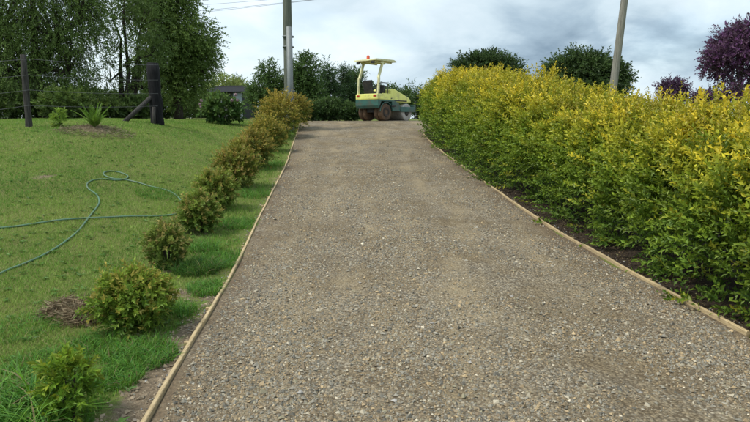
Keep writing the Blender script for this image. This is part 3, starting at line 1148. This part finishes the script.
# young palm-like plant on the mound: each frond is a part
mz = .12
pp = thing('young_palm', PLANT_MOUND + Vector((0, 0, mz)), 'young bright green fan of fronds planted on the mulch mound', 'plant')
for i in range(13):
    q = i * 2.4 + random.uniform(-.2, .2)
    lean = .15 + .55 * (i / 13)
    L = random.uniform(.42, .62)
    ax = Vector((math.cos(q) * lean, math.sin(q) * lean, 1)).normalized()
    pts = [Vector((0, 0, 0)) + ax * L * s - Vector((0, 0, .18 * lean * s * s)) + Vector((math.cos(q), math.sin(q), 0)) * (.20 * lean * s * s) for s in np.linspace(0, 1, 9)]
    lf = Leaves()
    for j in range(1, 9):
        d = np.array(pts[j] - pts[j - 1])
        sd = nrm(np.cross(d, [0, 0, 1.0]) + 1e-4)
        for sg in (-1, 1):
            for e in (0, .5):
                lf.add(np.array([pts[j - 1].lerp(pts[j], e)]), (nrm(d) * .9 + sg * sd * .7)[None], np.array([[0, 0, 1.]]) - sg * sd * .3, .15 * (1.15 - j / 10), .022,
                       np.array([[.13, .24, .03]]) * random.uniform(.8, 1.3))
    lf.add(np.array([pts[0]]), np.array([pts[4] - pts[0]]), np.array([[0., 1, .2]]), L * .6, .02, np.array([[.16, .22, .05]]))
    link('frond', lf.mesh('frond'), 'leaf', pp)

# second small seedling near the fence
shrub(60, 127, 112, 12, 'tiny seedling between fence post and the young palm', 'seedling', tipf=.2, tip=(.3, .33, .06), g1=(.12, .2, .03), g2=(.18, .27, .04), n=26, nl=8, leaf=(.10, .03), group=None, cat='seedling', stems=3)

# ------------------------------------------------------------------ garden hose
HP = [(-70, 316), (0, 275), (22, 266), (44, 256), (62, 245), (78, 232), (90, 217), (99, 204), (97, 196), (89, 190), (87, 185), (93, 181), (105, 180), (118, 181), (127, 179),
      (127, 176), (119, 173), (110, 172), (104, 174), (105, 177), (113, 180), (124, 181), (138, 184), (150, 187), (163, 190), (173, 194), (180, 200), (183, 207), (180, 213),
      (170, 216), (153, 217), (130, 218), (109, 219), (85, 220), (60, 222), (40, 224), (20, 227), (0, 229), (-40, 232), (-90, 240)]
pts = []
for i, (u, v) in enumerate(HP):
    q = hit(u, v)
    lift = .024 if 18 <= i <= 22 or 31 <= i <= 34 else .013
    pts.append(np.array([q.x, q.y, q.z + lift]))
pts = np.array(pts)
cv = []
for i in range(1, len(pts) - 2):
    p0, p1, p2, p3 = pts[i - 1:i + 3]
    for s in np.linspace(0, 1, 6, endpoint=False):
        cv.append(.5 * ((2 * p1) + (-p0 + p2) * s + (2 * p0 - 5 * p1 + 4 * p2 - p3) * s * s + (-p0 + 3 * p1 - 3 * p2 + p3) * s ** 3))
base = Vector(cv[0])
mb = MB()
mb.tube([Vector(c) - base for c in cv], .0115, 8)
ho = mb.build('garden_hose', 'hose_green')
ho.location = base
tag(ho, 'pale green garden hose lying in a loop across the lawn', 'hose')


# ------------------------------------------------------------------ wire fence with charred strainer post
fl = hit(29, 125)
fb = at(158, 123, 16.0)
fb = Vector((fb.x, 16.0, zat(fb.x, 16.0)))
fl = Vector((fl.x * 13.2 / fl.y, 13.2, zat(fl.x * 13.2 / fl.y, 13.2)))
fdir = (fl - fb)
ffar = fl + Vector((fdir.x, fdir.y, 0)) * 1.0
ffar.z = zat(ffar.x, ffar.y)
fence = thing('wire_fence', fl, 'wire fence with grey post and thick charred end post with brace', 'fence')


def rough_post(pos, h, r, mat, name, seg=10, lean=(0, 0), label=None):
    mb = MB()
    prof = []
    for k in range(8):
        s = k / 7
        prof.append(Vector((lean[0] * s, lean[1] * s, -.25 + (h + .25) * s)))
    mb.tube([pos - fl + q for q in prof], [r * random.uniform(.95, 1.06) * (1 - .08 * k / 7) for k in range(8)], seg)
    for v in mb.bm.verts:
        v.co += Vector((random.uniform(-1, 1), random.uniform(-1, 1), random.uniform(-1, 1))) * r * .07
    o = mb.build(name, mat, fence)
    if label:
        o['label'] = label
    return o


hl = (125 - 55) * fl.y / FPX
hb = (123 - 64) * fb.y / FPX
rough_post(fl, hl, .072, 'weathered_post', 'post')
rough_post(ffar, hl, .072, 'weathered_post', 'post')
rough_post(fb, hb, .175, 'charred_post', 'end_post', 12, (-.06, 0), 'thick charred black end post')
mb = MB()
b0 = at(124, 121, 15.3)
b0.z = zat(b0.x, b0.y) - .02
b1 = fb + Vector((-.12, -.1, (123 - 97) * 16 / FPX))
mb.tube([b0 - fl, b1 - fl], .062, 8)
mb.build('brace', 'weathered_post', fence)
mb = MB()
q = at(153.5, 121, 15.75)
q.z = zat(q.x, q.y)
mb.tube([q - fl + Vector((0, 0, -.15)), q - fl + Vector((.03, 0, .46))], .05, 7)
mb.build('stake', 'weathered_post', fence)
for vl, vb in ((59, 65), (75, 80), (90, 93.5), (105.5, 106)):
    mb = MB()
    a = at(29, vl, fl.y - .09)
    b = at(158, vb, fb.y - .2)
    c = ffar + Vector((0, -.09, a.z - fl.z))
    run = []
    for (s, e) in ((c, a), (a, b)):
        for k in range(9):
            w = k / 8
            m = s.lerp(e, w)
            m.z -= .035 * 4 * w * (1 - w)
            if not run or (run[-1] - m).length > .01:
                run.append(m)
    mb.tube([m - fl for m in run], .0042, 5)
    mb.build('wire', 'wire_steel', fence)

# ------------------------------------------------------------------ power poles and lines
def pole(u, vb, Y, vtop, r, mat, label, lean=0.0, lift=0.0):
    g = at(u, vb, Y)
    g = Vector((g.x, Y, zat(g.x, Y)))
    top = at(u, vtop, Y)
    h = top.z - g.z
    root = thing('power_pole', g, label, 'power pole', 'timber power poles')
    mb = MB()
    mb.tube([Vector((lean * s * h, 0, -.3 + (h + .3) * s)) for s in np.linspace(0, 1, 10)], [r * (1 - .18 * s) for s in np.linspace(0, 1, 10)], 16)
    mb.build('pole', mat, root)
    return root, g, h


pl, gl, hl_ = pole(289.5, 118, 20.5, -75, .17, 'treated_pole', 'greenish timber power pole with a grey steel conduit behind the golden shrubs')
mb = MB()
zc = (at(288, 28, 20.5).z - gl.z)
mb.tube([(.075, -.20, -.2), (.075, -.20, zc)], .10, 14)
mb.build('conduit', 'steel_conduit', pl)
for z in (1.4, 2.9, zc - .3):
    MB().lathe([(z - .02, .2), (z + .02, .2)], 16, 'z', (0.02, -.04, 0)).build('strap', 'steel_conduit', pl)
pr, gr, hr_ = pole(608.5, 118, 23.0, -45, .155, 'grey_timber', 'slightly leaning grey timber power pole behind the golden hedge', .075)
mb = MB()
topz = hr_ - .35
mb.box((.07 * topz, -.22, topz), (1.9, .09, .12), None, .01)
mb.build('crossarm', 'grey_timber', pr)
for k, (dx, vv) in enumerate(((-.8, 11.5), (.0, 9.0), (.8, 1.5))):
    a = gr + Vector((.07 * topz + dx, -.22, topz + .08))
    b = at(95, vv + 9, 62)
    mb = MB()
    pts_ = []
    for s in np.linspace(0, 1, 24):
        m = a.lerp(b, s)
        m.z -= .9 * 4 * s * (1 - s) * .35
        pts_.append(m - a)
    mb.tube(pts_, .010, 5)
    o = mb.build('power_line', 'cable_black')
    o.location = a
    tag(o, ('lowest', 'middle', 'topmost')[k] + ' of the thin overhead lines crossing the sky behind the conduit pole', 'power line', 'overhead power lines')


# ------------------------------------------------------------------ trees
def tree(u, vbase, Y, lobes, label, name='leafy_tree', g1=(.035, .065, .016), g2=(.075, .13, .03), leaf=(.10, .045), clumps=60, per=14, nl=9, droop=.1,
         trunk_r=.16, bark='bark', trunks=1, group='trees around the driveway', top=None, cl=.55, cat='tree', out=.45, flower=None, spread=.9, dens=1.0, depth=.8):
    """lobes: (u, v, ru, rv) outlines in photo pixels at the tree's own distance"""
    g = at(u, vbase, Y)
    g = Vector((g.x, Y, zat(g.x, Y)))
    root = thing(name, g, label, cat, group)
    wood = MB()
    lf = Leaves()
    s = Y / FPX
    cents = []
    for (lu, lv, ru, rv) in lobes:
        c = at(lu, lv, Y) - g
        cents.append((np.array(c), np.array([ru * s, max(.5, depth * ru * s), rv * s])))
    vol = np.array([r[0] * r[2] for _, r in cents])
    cnt = np.maximum(4, (clumps * vol / vol.sum())).astype(int)
    tr0 = [Vector((random.uniform(-.25, .25) * (trunks > 1), random.uniform(-.2, .2) * (trunks > 1), -.2)) for _ in range(trunks)]
    lowest = min(c[2] - r[2] for c, r in cents)
    fork_z = max(.5, lowest + .25 * max(.2, max(c[2] for c, r in cents) - lowest))
    xm = float(np.mean([c[0] for c, r in cents]))
    forks = [Vector((b.x * 2.5 + xm * .35, b.y * 2, fork_z * random.uniform(.85, 1.1))) for b in tr0]
    for b, fk in zip(tr0, forks):
        wood.tube([b, b.lerp(fk, .35) + Vector((random.uniform(-.08, .08), 0, 0)), b.lerp(fk, .7), fk], [trunk_r * 1.25, trunk_r, trunk_r * .88, trunk_r * .72], 9)
    for i, ((c, r), k) in enumerate(zip(cents, cnt)):
        fk = forks[i % trunks]
        hub = Vector(c - np.array([0, 0, r[2] * .35]))
        mid = fk.lerp(hub, .5) + Vector((random.uniform(-.2, .2), random.uniform(-.2, .2), .12 * (hub - fk).length))
        wood.tube([fk - Vector((0, 0, .06)), mid, hub], [trunk_r * .62, trunk_r * .42, trunk_r * .25], 7)
        d = nrm(rng.normal(0, 1, (k, 3)))
        rad = rng.uniform(.12, 1, (k, 1)) ** .5
        cc = c[None] + d * rad * r[None]
        for q in cc[: max(6, k // 2)]:
            e = Vector(q)
            m2 = hub.lerp(e, .55) + Vector((0, 0, .08 * (e - hub).length))
            wood.tube([hub, m2, e], [trunk_r * .2, trunk_r * .11, .012], 5)
        csz = cl * np.mean(r) * .55
        kk = int(per * dens * 1.35)
        O = np.repeat(cc, kk, 0)
        dd = nrm(rng.normal(0, 1, (len(O), 3)))
        O = O + dd * (csz * rng.uniform(.15, 1, (len(O), 1)) ** .6) * np.array([[1, 1, .75]])
        outw = nrm(O - c[None])
        A = dd * .7 + outw * out + np.array([[0, 0, .25 - droop]]) + rng.normal(0, .25, (len(O), 3))
        tone = np.repeat(rng.uniform(0, 1, (k, 1)), kk, 0) * .6 + rng.uniform(0, .4, (len(O), 1))
        C = (np.array([g1]) * (1 - tone) + np.array([g2]) * tone) * 1.6
        tip = None
        if flower is not None:
            tip = np.where(rng.uniform(0, 1, (len(O), 1)) < .7, np.array([flower]) * rng.uniform(.6, 1.3, (len(O), 1)), C)
        lf.sprigs(O, A, rng.uniform(.7, 1.3, len(O)) * leaf[0] * 3.2, nl, leaf[0], leaf[1], C, droop=droop, spread=spread, cvar=.25, tipcol=tip)
    wood.build('trunk', bark, root)
    tag(link('crown', lf.mesh('crown'), 'leaf', root), kind='stuff')
    return root


DK1, DK2 = (.045, .078, .018), (.125, .185, .045)
tree(45, 116, 22, [(-60, 30, 60, 55), (0, 15, 55, 45), (55, 25, 48, 48), (80, 8, 24, 30), (20, 65, 55, 34), (68, 60, 28, 34), (-30, 85, 45, 28), (35, 92, 45, 22), (30, -45, 70, 40)],
     'huge dense dark green weeping tree behind the wire fence', g1=DK1, g2=DK2, leaf=(.12, .034), clumps=620, per=14, nl=8, droop=.62, trunk_r=.24, cl=.75, spread=.7)
tree(124, 117, 24, [(112, 10, 28, 26), (140, 20, 26, 22), (128, 52, 20, 20), (150, 48, 18, 20), (110, 75, 14, 16), (142, 84, 18, 14), (125, -25, 45, 30)],
     'open multi-stemmed tree showing its bare limbs between denser trees', g1=(.045, .08, .02), g2=(.13, .19, .05), leaf=(.12, .042), clumps=115, per=11, nl=8, droop=.35,
     trunk_r=.11, trunks=4, cl=.6)
tree(178, 118, 27, [(168, 20, 32, 34), (189, 42, 25, 28), (170, 62, 30, 26), (201, 64, 14, 22), (185, 84, 22, 18), (160, -12, 35, 28), (155, 88, 12, 16)],
     'broad leafy tree with drooping edge against the sky behind the charred post', g1=(.05, .09, .02), g2=(.16, .225, .055), leaf=(.13, .055), clumps=400, per=13, nl=8, droop=.22,
     trunk_r=.2, cl=.7)
# undergrowth below them
shrub(15, 120, 92, 60, 'dark undergrowth bush behind the grey fence post', 'undergrowth_bush', g1=(.03, .055, .014), g2=(.07, .11, .026), tipf=.15, tip=(.12, .17, .04), leaf=(.11, .05), n=500, Y=21, group='undergrowth below the big trees')
shrub(66, 118, 93, 50, 'mid green undergrowth bush between fence post and strainer', 'undergrowth_bush', g1=(.04, .07, .016), g2=(.09, .14, .03), tipf=.25, tip=(.16, .22, .05), leaf=(.12, .05), n=420, Y=20, group='undergrowth below the big trees')
shrub(108, 118, 100, 40, 'low dark undergrowth bush below the multi-stemmed tree', 'undergrowth_bush', g1=(.03, .06, .014), g2=(.08, .12, .026), tipf=.2, tip=(.14, .2, .04), leaf=(.11, .05), n=320, Y=21.5, group='undergrowth below the big trees')
shrub(140, 119, 96, 36, 'undergrowth bush behind the timber brace', 'undergrowth_bush', g1=(.035, .065, .015), g2=(.08, .13, .03), tipf=.2, tip=(.14, .2, .04), leaf=(.11, .05), n=320, Y=22.5, group='undergrowth below the big trees')
shrub(183, 119, 92, 34, 'undergrowth bush between charred post and flowering shrub', 'undergrowth_bush', g1=(.035, .065, .015), g2=(.09, .14, .03), tipf=.2, tip=(.16, .2, .05), leaf=(.12, .055), n=320, Y=30, group='undergrowth below the big trees')
for (u, vt, w, Y, lb) in ((-30, 84, 70, 27, 'tall dark thicket bush behind the weeping tree trunk'), (35, 86, 60, 28, 'tall dark thicket bush below the weeping tree crown'), (88, 90, 50, 27, 'tall dark thicket bush left of the multi-stemmed tree'),
                          (126, 95, 40, 29, 'tall thicket bush seen through the bare limbs'), (160, 92, 44, 31, 'tall dark thicket bush right behind the charred post'), (200, 97, 36, 36, 'dark thicket bush between the broad tree and the shed')):
    shrub(u, 119, vt, w, lb, 'thicket_bush', g1=(.03, .055, .014), g2=(.07, .115, .026), tipf=.15, tip=(.12, .17, .04), leaf=(.15, .07), n=620, Y=Y, group='thicket behind the fence trees')
# flowering round shrub
hyd = shrub(222, 128, 101, 36, 'round dark leaved shrub with pale pink flower heads on the lawn', 'flowering_shrub', g1=(.03, .07, .016), g2=(.08, .14, .03), tip=(.14, .2, .05), tipf=.25,
            leaf=(.15, .09), n=230, nl=8, Y=21, group=None)
for i in range(7):
    q, e = random.uniform(3.3, 6.1), random.uniform(.35, 1.05)
    c = np.array([math.cos(q) * .72, math.sin(q) * .72, e])
    n_ = 80
    d = nrm(rng.normal(0, 1, (n_, 3)))
    lf = Leaves()
    tang = nrm(np.cross(d, rng.normal(0, 1, (n_, 3))))
    lf.add(c + d * .042, tang, d, .042, .036, np.array([[.42, .30, .33]]) * rng.uniform(.7, 1.25, (n_, 1)))
    link('flower_head', lf.mesh('flower_head'), 'petal', hyd)

# trees far behind the drive's crest
G = 'trees beyond the top of the drive'
tree(225, 117, 62, [(222, 88, 14, 8), (236, 90, 10, 7), (210, 92, 9, 7)], 'yellow green tree rising behind the small dark shed', g1=(.12, .16, .05), g2=(.27, .30, .10), leaf=(.3, .14), clumps=50, per=9, nl=7, group=G)
tree(238, 117, 66, [(238.5, 84, 3.5, 5), (239, 92, 6, 8)], 'small grey conifer tip above the shed roof', 'conifer', g1=(.05, .075, .05), g2=(.09, .12, .08), leaf=(.25, .07), clumps=26, per=8, nl=7, group=G, trunk_r=.1)
tree(268, 119, 40, [(268, 74, 7, 9), (276, 84, 8, 12), (262, 95, 13, 14), (272, 106, 16, 12)], 'dark tree with a thin leaning top left of the conduit pole', g1=DK1, g2=(.07, .12, .035), leaf=(.20, .08), clumps=95, per=11, nl=7, group=G)
tree(305, 119, 40, [(305, 68, 8, 10), (300, 82, 11, 12), (310, 90, 9, 12), (304, 106, 13, 10)], 'tall leafy dark tree just right of the conduit pole', g1=DK1, g2=(.07, .12, .035), leaf=(.20, .08), clumps=120, per=11, nl=7, group=G)
tree(327, 120, 44, [(327, 70, 4, 7), (328, 82, 8, 11), (327, 98, 12, 14), (326, 110, 13, 9)], 'pointed dark conifer between two rounder trees', 'conifer', g1=(.022, .045, .017), g2=(.05, .09, .03), leaf=(.20, .06), clumps=90, per=11, nl=7, group=G)
tree(343, 120, 46, [(343, 72, 4, 7), (344, 84, 8, 11), (345, 98, 11, 14), (342, 110, 13, 9)], 'dark conifer standing left of the road roller', 'conifer', g1=(.022, .045, .017), g2=(.05, .09, .03), leaf=(.20, .06), clumps=90, per=11, nl=7, group=G)
tree(358, 120, 48, [(357, 74, 4, 6), (357, 89, 5, 10), (359, 105, 8, 10)], 'slender dark tree behind the roller posts', g1=DK1, g2=(.06, .10, .03), leaf=(.22, .08), clumps=70, per=10, nl=7, group=G)
tree(384, 120, 60, [(385, 93, 11, 6), (372, 98, 10, 7), (398, 99, 12, 7), (385, 108, 22, 8)], 'low dark tree right behind the roller seat', g1=DK1, g2=(.06, .10, .03), leaf=(.28, .11), clumps=100, per=10, nl=7, group=G)
tree(418, 120, 62, [(412, 98, 14, 8), (425, 104, 14, 10)], 'low dark tree behind the roller bonnet', g1=DK1, g2=(.06, .10, .03), leaf=(.28, .11), clumps=60, per=10, nl=7, group=G)
shrub(331, 121, 100, 30, 'dark bush at the crest left of the road roller', 'undergrowth_bush', g1=(.026, .05, .014), g2=(.06, .10, .026), tipf=.1, tip=(.1, .15, .04), leaf=(.16, .07), n=420, Y=34, group='bushes at the crest of the drive')
shrub(310, 121, 104, 26, 'low dark bush at the crest right of the conduit pole', 'undergrowth_bush', g1=(.026, .05, .014), g2=(.06, .10, .026), tipf=.1, tip=(.1, .15, .04), leaf=(.16, .07), n=380, Y=33, group='bushes at the crest of the drive')
shrub(350, 121, 106, 22, 'low dark bush at the crest just behind the road roller', 'undergrowth_bush', g1=(.026, .05, .014), g2=(.06, .10, .026), tipf=.1, tip=(.1, .15, .04), leaf=(.16, .07), n=300, Y=36, group='bushes at the crest of the drive')
# right of the drive behind the hedge
H_ = 'trees behind the golden hedge'
tree(490, 120, 38, [(474, 68, 16, 9), (494, 67, 19, 10), (510, 77, 12, 10), (488, 84, 28, 12), (506, 94, 16, 10)], 'dark flat topped round tree above the far end of the hedge', g1=(.022, .040, .013), g2=(.05, .085, .024), leaf=(.19, .10), clumps=240, per=12, nl=8, group=H_)
tree(585, 120, 40, [(575, 70, 24, 14), (596, 68, 22, 12), (612, 80, 16, 13), (560, 80, 15, 12), (585, 90, 36, 14)], 'wide dark dome shaped tree behind the leaning power pole', g1=(.022, .042, .013), g2=(.055, .09, .024), leaf=(.20, .10), clumps=290, per=12, nl=8, group=H_)
PU1, PU2 = (.040, .024, .034), (.10, .052, .085)
tree(742, 118, 24, [(728, 50, 22, 13), (755, 38, 32, 15), (718, 63, 14, 11), (745, 68, 28, 12), (775, 55, 25, 20), (735, 92, 22, 8)], 'tall purple leaved tree with open grey limbs beyond the hedge', 'purple_tree', g1=PU1, g2=PU2, leaf=(.11, .055), clumps=210, per=12, nl=8,
     group='purple leaved trees', trunk_r=.10, flower=(.20, .075, .22), cl=.5, bark='pale_bark', trunks=2)
tree(674, 118, 30, [(669, 88, 6, 4), (680, 87, 6, 4), (674, 95, 9, 5)], 'small round purple leaved tree peeking over the hedge', 'purple_tree', g1=PU1, g2=(.10, .055, .10), leaf=(.13, .06), clumps=46, per=10, nl=8, group='purple leaved trees', trunk_r=.07,
     flower=(.12, .06, .13))
tree(706, 118, 27, [(706, 100, 8, 4), (716, 101, 7, 4)], 'low purple leaved bush between the two purple trees', 'purple_bush', g1=PU1, g2=(.10, .055, .10), leaf=(.12, .06), clumps=36, per=10, nl=8, group='purple leaved trees', trunk_r=.05, cat='bush')

# far-off wood that closes the view along the ground
lf = Leaves()
k = 5200
x = rng.uniform(-95, 95, k)
y = 92 + rng.normal(0, 2.5, k)
top = 2.6 + .9 * np.sin(x * .21) + .7 * np.sin(x * .53 + 1) + .5 * np.sin(x * 1.3)
z = hz(x, y) + top * rng.uniform(0, 1, k)
tone = (.5 + .5 * np.sin(x * .8 + 2 * np.sin(x * .17)))[:, None] * .6 + rng.uniform(0, .4, (k, 1))
C = np.array([[.03, .055, .018]]) * (1 - tone) + np.array([[.075, .12, .035]]) * tone
lf.sprigs(np.stack([x, y, z], -1), rng.normal(0, 1, (k, 3)) + [0, 0, .3], .9, 8, .42, .20, C, spread=1.0)
tag(link('distant_wood', lf.mesh('distant_wood'), 'leaf'), 'far-off dark green wood along the horizon', 'wood', None, 'stuff')

# ------------------------------------------------------------------ small shed beyond the lawn
q = at(234, 118, 46)
sh = thing('garden_shed', (q.x, 46, zat(q.x, 46)), 'small dark roofed grey shed beyond the lawn', 'shed', None, R(-12))
W_, D_, Hw = 2.9, 2.6, 1.95
for i in range(9):      # front wall of sheets
    w = W_ / 9
    MB().box((-W_ / 2 + w * (i + .5), -D_ / 2, Hw / 2), (w - .012, .05, Hw), None, .008).build('wall_sheet', 'shed_wall', sh)
for sx in (-1, 1):
    MB().box((sx * (W_ / 2 - .03), 0, Hw / 2), (.05, D_ - .06, Hw)).build('side_wall', 'shed_wall', sh)
    MB().prism([(sx * (W_ / 2 - .055), Hw), (sx * (W_ / 2 - .005), Hw)][:1] + [(sx * (W_ / 2 - .005), Hw), (sx * (W_ / 2 - .03), Hw + .05)], -.05, .05).build('wall_cap', 'shed_wall', sh)
MB().box((0, D_ / 2, Hw / 2), (W_ - .12, .05, Hw)).build('back_wall', 'shed_wall', sh)
for sy in (-1, 1):
    mb = MB()
    L = (D_ / 2 + .35)
    ang = math.atan2(.52, L)
    mb.box((0, sy * L / 2, Hw + .30), (W_ + .6, math.hypot(L, .52), .05), (-sy * ang, 0, 0))
    rf = mb.build('roof_sheet', 'shed_roof', sh)
mb = MB()
mb.tube([(-W_ / 2 - .3, 0, Hw + .58), (W_ / 2 + .3, 0, Hw + .58)], .06, 8)
mb.build('ridge_cap', 'shed_roof', sh)
MB().box((W_ / 2 - .42, -D_ / 2 - .06, .98), (.75, .06, 1.92), None, .01).build('door', 'blue_grey_paint', sh)
dr_ = sh.children[-1]
MB().box((W_ / 2 - .42, -D_ / 2 - .105, 1.0), (.5, .02, .5), None, .005).build('notice_panel', 'white_paint', dr_)
wn_ = MB().box((-.35, -D_ / 2 - .045, 1.2), (.9, .05, .7), None, .01).build('window', 'white_paint', sh)
for sx in (-.21, .21):
    MB().box((-.35 + sx, -D_ / 2 - .075, 1.2), (.38, .02, .6)).build('pane', 'window_glass', wn_)


# ------------------------------------------------------------------ road roller
RY = 24.6
q = at(374.7, 122, RY)
ro = thing('road_roller', (q.x, RY, float(drive_z(q.x, RY)) + .005), 'small yellow and green road roller with canopy parked at the top of the drive', 'road roller', None, R(50))


def tyre(y):
    mb = MB()
    r = .355
    mb.lathe([(y - .10, r * .62), (y - .10, r * .86), (y - .085, r * .96), (y - .05, r), (y + .05, r), (y + .085, r * .96), (y + .10, r * .86), (y + .10, r * .62)], 28, 'y', (0, 0, r))
    t_ = mb.build('tyre', 'tyre_rubber', ro)
    mb = MB()
    sg = 1 if y > 0 else -1
    mb.lathe([(y + sg * .095, .01), (y + sg * .095, .10), (y + sg * .112, .12), (y + sg * .112, .20), (y + sg * .103, r * .62), (y + sg * .09, r * .62)], 24, 'y', (0, 0, r))
    mb.build('rim', 'tyre_side', t_)


for y in (-.53, -.315, .315, .53):
    tyre(y)
MB().tube([(0, -.6, .355), (0, .6, .355)], .05, 10).build('axle', 'machine_black', ro)
# drum
mb = MB()
mb.lathe([(-.56, .30), (-.56, .36), (-.545, .375), (.545, .375), (.56, .36), (.56, .30)], 40, 'y', (1.52, 0, .375))
dm = mb.build('drum', 'drum_steel', ro)
mb = MB()
mb.lathe([(-.585, .02), (-.585, .12), (-.555, .16)], 20, 'y', (1.52, 0, .375))
mb.build('hub', 'machine_black', dm)
# drum frame (yoke)
mb = MB()
for s in (-1, 1):
    mb.box((1.52, s * .615, .50), (1.0, .05, .22), None, .012)
mb.box((2.03, 0, .55), (.06, 1.28, .30), None, .012)
mb.box((.95, 0, .55), (.10, 1.20, .26), None, .012)
mb.build('drum_frame', 'machine_green', ro)
for s in (-1, 1):
    MB().box((2.08, s * .6, .5), (.05, .06, .75), None, .01).build('front_guard', 'machine_black', ro)
# chassis
mb = MB()
mb.prism([(-.52, .62), (-.46, .50), (-.30, .80), (.40, .80), (.44, .42), (.90, .42), (.90, .74), (.55, .86), (-.52, .86)], -.62, .62, .012)
mb.build('chassis', 'machine_green', ro)
MB().box((-.05, 0, .55), (.5, .36, .42), None, .02).build('gearbox', 'machine_black', ro)
for s in (-1, 1):   # mudguards over the tyres
    pts_ = [(-.43 * math.cos(a) * 1.0, .355 + .43 * math.sin(a)) for a in np.linspace(R(5), R(160), 10)]
    inn = [(-.405 * math.cos(a), .355 + .405 * math.sin(a)) for a in np.linspace(R(160), R(5), 10)]
    MB().prism(pts_ + inn, s * .645 - .01, s * .645 + .01).build('mudguard', 'machine_green', ro)
# rear yellow body with round corners, cut for the platform
mb = MB()
mb.box((-.36, 0, .985), (.36, 1.22, .25), None, .05)
bd = mb.build('rear_body', 'machine_yellow', ro)
for s in (-1, 1):
    MB().box((-.545, s * .45, 1.02), (.02, .14, .08), None, .006).build('tail_lamp', 'tail_lamp', bd)
MB().box((.14, 0, .94), (.66, 1.16, .04), None, .006).build('floor_plate', 'machine_black', ro)
for s in (-1, 1):
    MB().box((.06, s * .59, 1.0), (.55, .04, .26), None, .015).build('side_panel', 'machine_yellow', ro)
# bonnet
mb = MB()
mb.prism([(.46, .80), (.46, 1.30), (.56, 1.36), (.72, 1.35), (1.72, 1.03), (1.88, .92), (1.92, .80)], -.50, .50, .04)
hd = mb.build('bonnet', 'machine_yellow', ro)
MB().box((1.15, -.503, .86), (.9, .014, .05), None, .004).build('trim_strip', 'machine_black', hd)
for s in (-1, 1):
    MB().lathe([(-.02, .06), (.02, .06), (.03, .045)], 16, 'x', (1.915, s * .3, .90)).build('headlight', 'white_paint', hd)
mb = MB()
mb.tube([(.62, .30, 1.3), (.62, .30, 1.58), (.56, .30, 1.66)], .032, 10)
mb.build('exhaust', 'machine_black', ro)
# seat
mb = MB()
mb.box((-.18, .02, 1.16), (.44, .48, .12), None, .04)
st = mb.build('seat', 'machine_black', ro)
mb = MB()
mb.box((-.40, .02, 1.42), (.12, .46, .50), (0, R(-10), 0), .04)
mb.build('backrest', 'machine_black', st)
for s in (-1, 1):
    MB().box((-.2, .02 + s * .27, 1.32), (.32, .06, .05), None, .015).build('armrest', 'machine_black', st)
# console and steering wheel
MB().box((.38, .0, 1.24), (.16, .42, .52), (0, R(12), 0), .03).build('console', 'machine_black', ro)
mb = MB()
wc = Vector((.24, 0, 1.50))
rm = [wc + Vector((math.cos(a) * .17 * .85, math.sin(a) * .17, math.cos(a) * .17 * .5)) for a in np.linspace(0, 6.2832, 25)]
mb.tube(rm, .014, 8, False)
mb.tube([wc, (.34, 0, 1.36)], .02, 8)
mb.tube([rm[0], wc, rm[12]], .010, 6)
mb.tube([rm[6], wc, rm[18]], .010, 6)
mb.build('steering_wheel', 'machine_black', ro)
# handrails
for s in (-1, 1):
    mb = MB()
    mb.tube([(-.42, s * .58, 1.1), (-.42, s * .58, 1.50), (-.30, s * .58, 1.56), (.10, s * .58, 1.56), (.16, s * .58, 1.50), (.16, s * .58, 1.0)], .019, 8)
    mb.build('handrail', 'wire_steel', ro)
# roll-over posts and canopy
for s in (-1, 1):
    mb = MB()
    for (a, b) in (((-.44, s * .55, .95), (-.38, s * .54, 1.75)), ((-.38, s * .54, 1.75), (-.10, s * .50, 2.42))):
        a, b = Vector(a), Vector(b)
        d = (b - a)
        mb.box((a + b) / 2, (.10, .075, d.length + .03), (0, math.atan2(d.x, d.z), 0), .012)
    mb.build('canopy_post', 'machine_cream', ro)
mb = MB()
mb.box((-.22, 0, 2.38), (.08, 1.1, .07), None, .01)
mb.build('cross_bar', 'machine_cream', ro)
mb = MB()
mb.prism([(-.62, 2.44), (-.60, 2.50), (.55, 2.53), (.72, 2.48), (.72, 2.44), (.60, 2.455), (-.55, 2.43)], -.60, .60, .006)
cn = mb.build('canopy', 'machine_cream', ro)
mb = MB()
mb.box((.05, 0, 2.405), (1.15, .06, .05), None, .008).box((.05, .4, 2.405), (1.15, .05, .05), None, .008).box((.05, -.4, 2.405), (1.15, .05, .05), None, .008)
mb.build('rib', 'machine_cream', cn)
MB().lathe([(2.51, .075), (2.54, .08), (2.56, .07), (2.66, .066), (2.69, .045), (2.70, .01)], 18, 'z', (-.28, .12, 0)).build('beacon', 'beacon_red', cn)
for s in (-1, 1):
    MB().box((-.60, s * .40, 2.36), (.07, .14, .10), None, .015).build('work_lamp', 'machine_black', cn)
MB().box((.45, -.66, .62), (.3, .06, .06), None, .01).build('step', 'machine_black', ro)

print('objects', len(bpy.data.objects), 'tris', sum(len(m.polygons) * (1 if len(m.polygons) and m.polygons[0].loop_total == 3 else 2) for m in bpy.data.meshes))
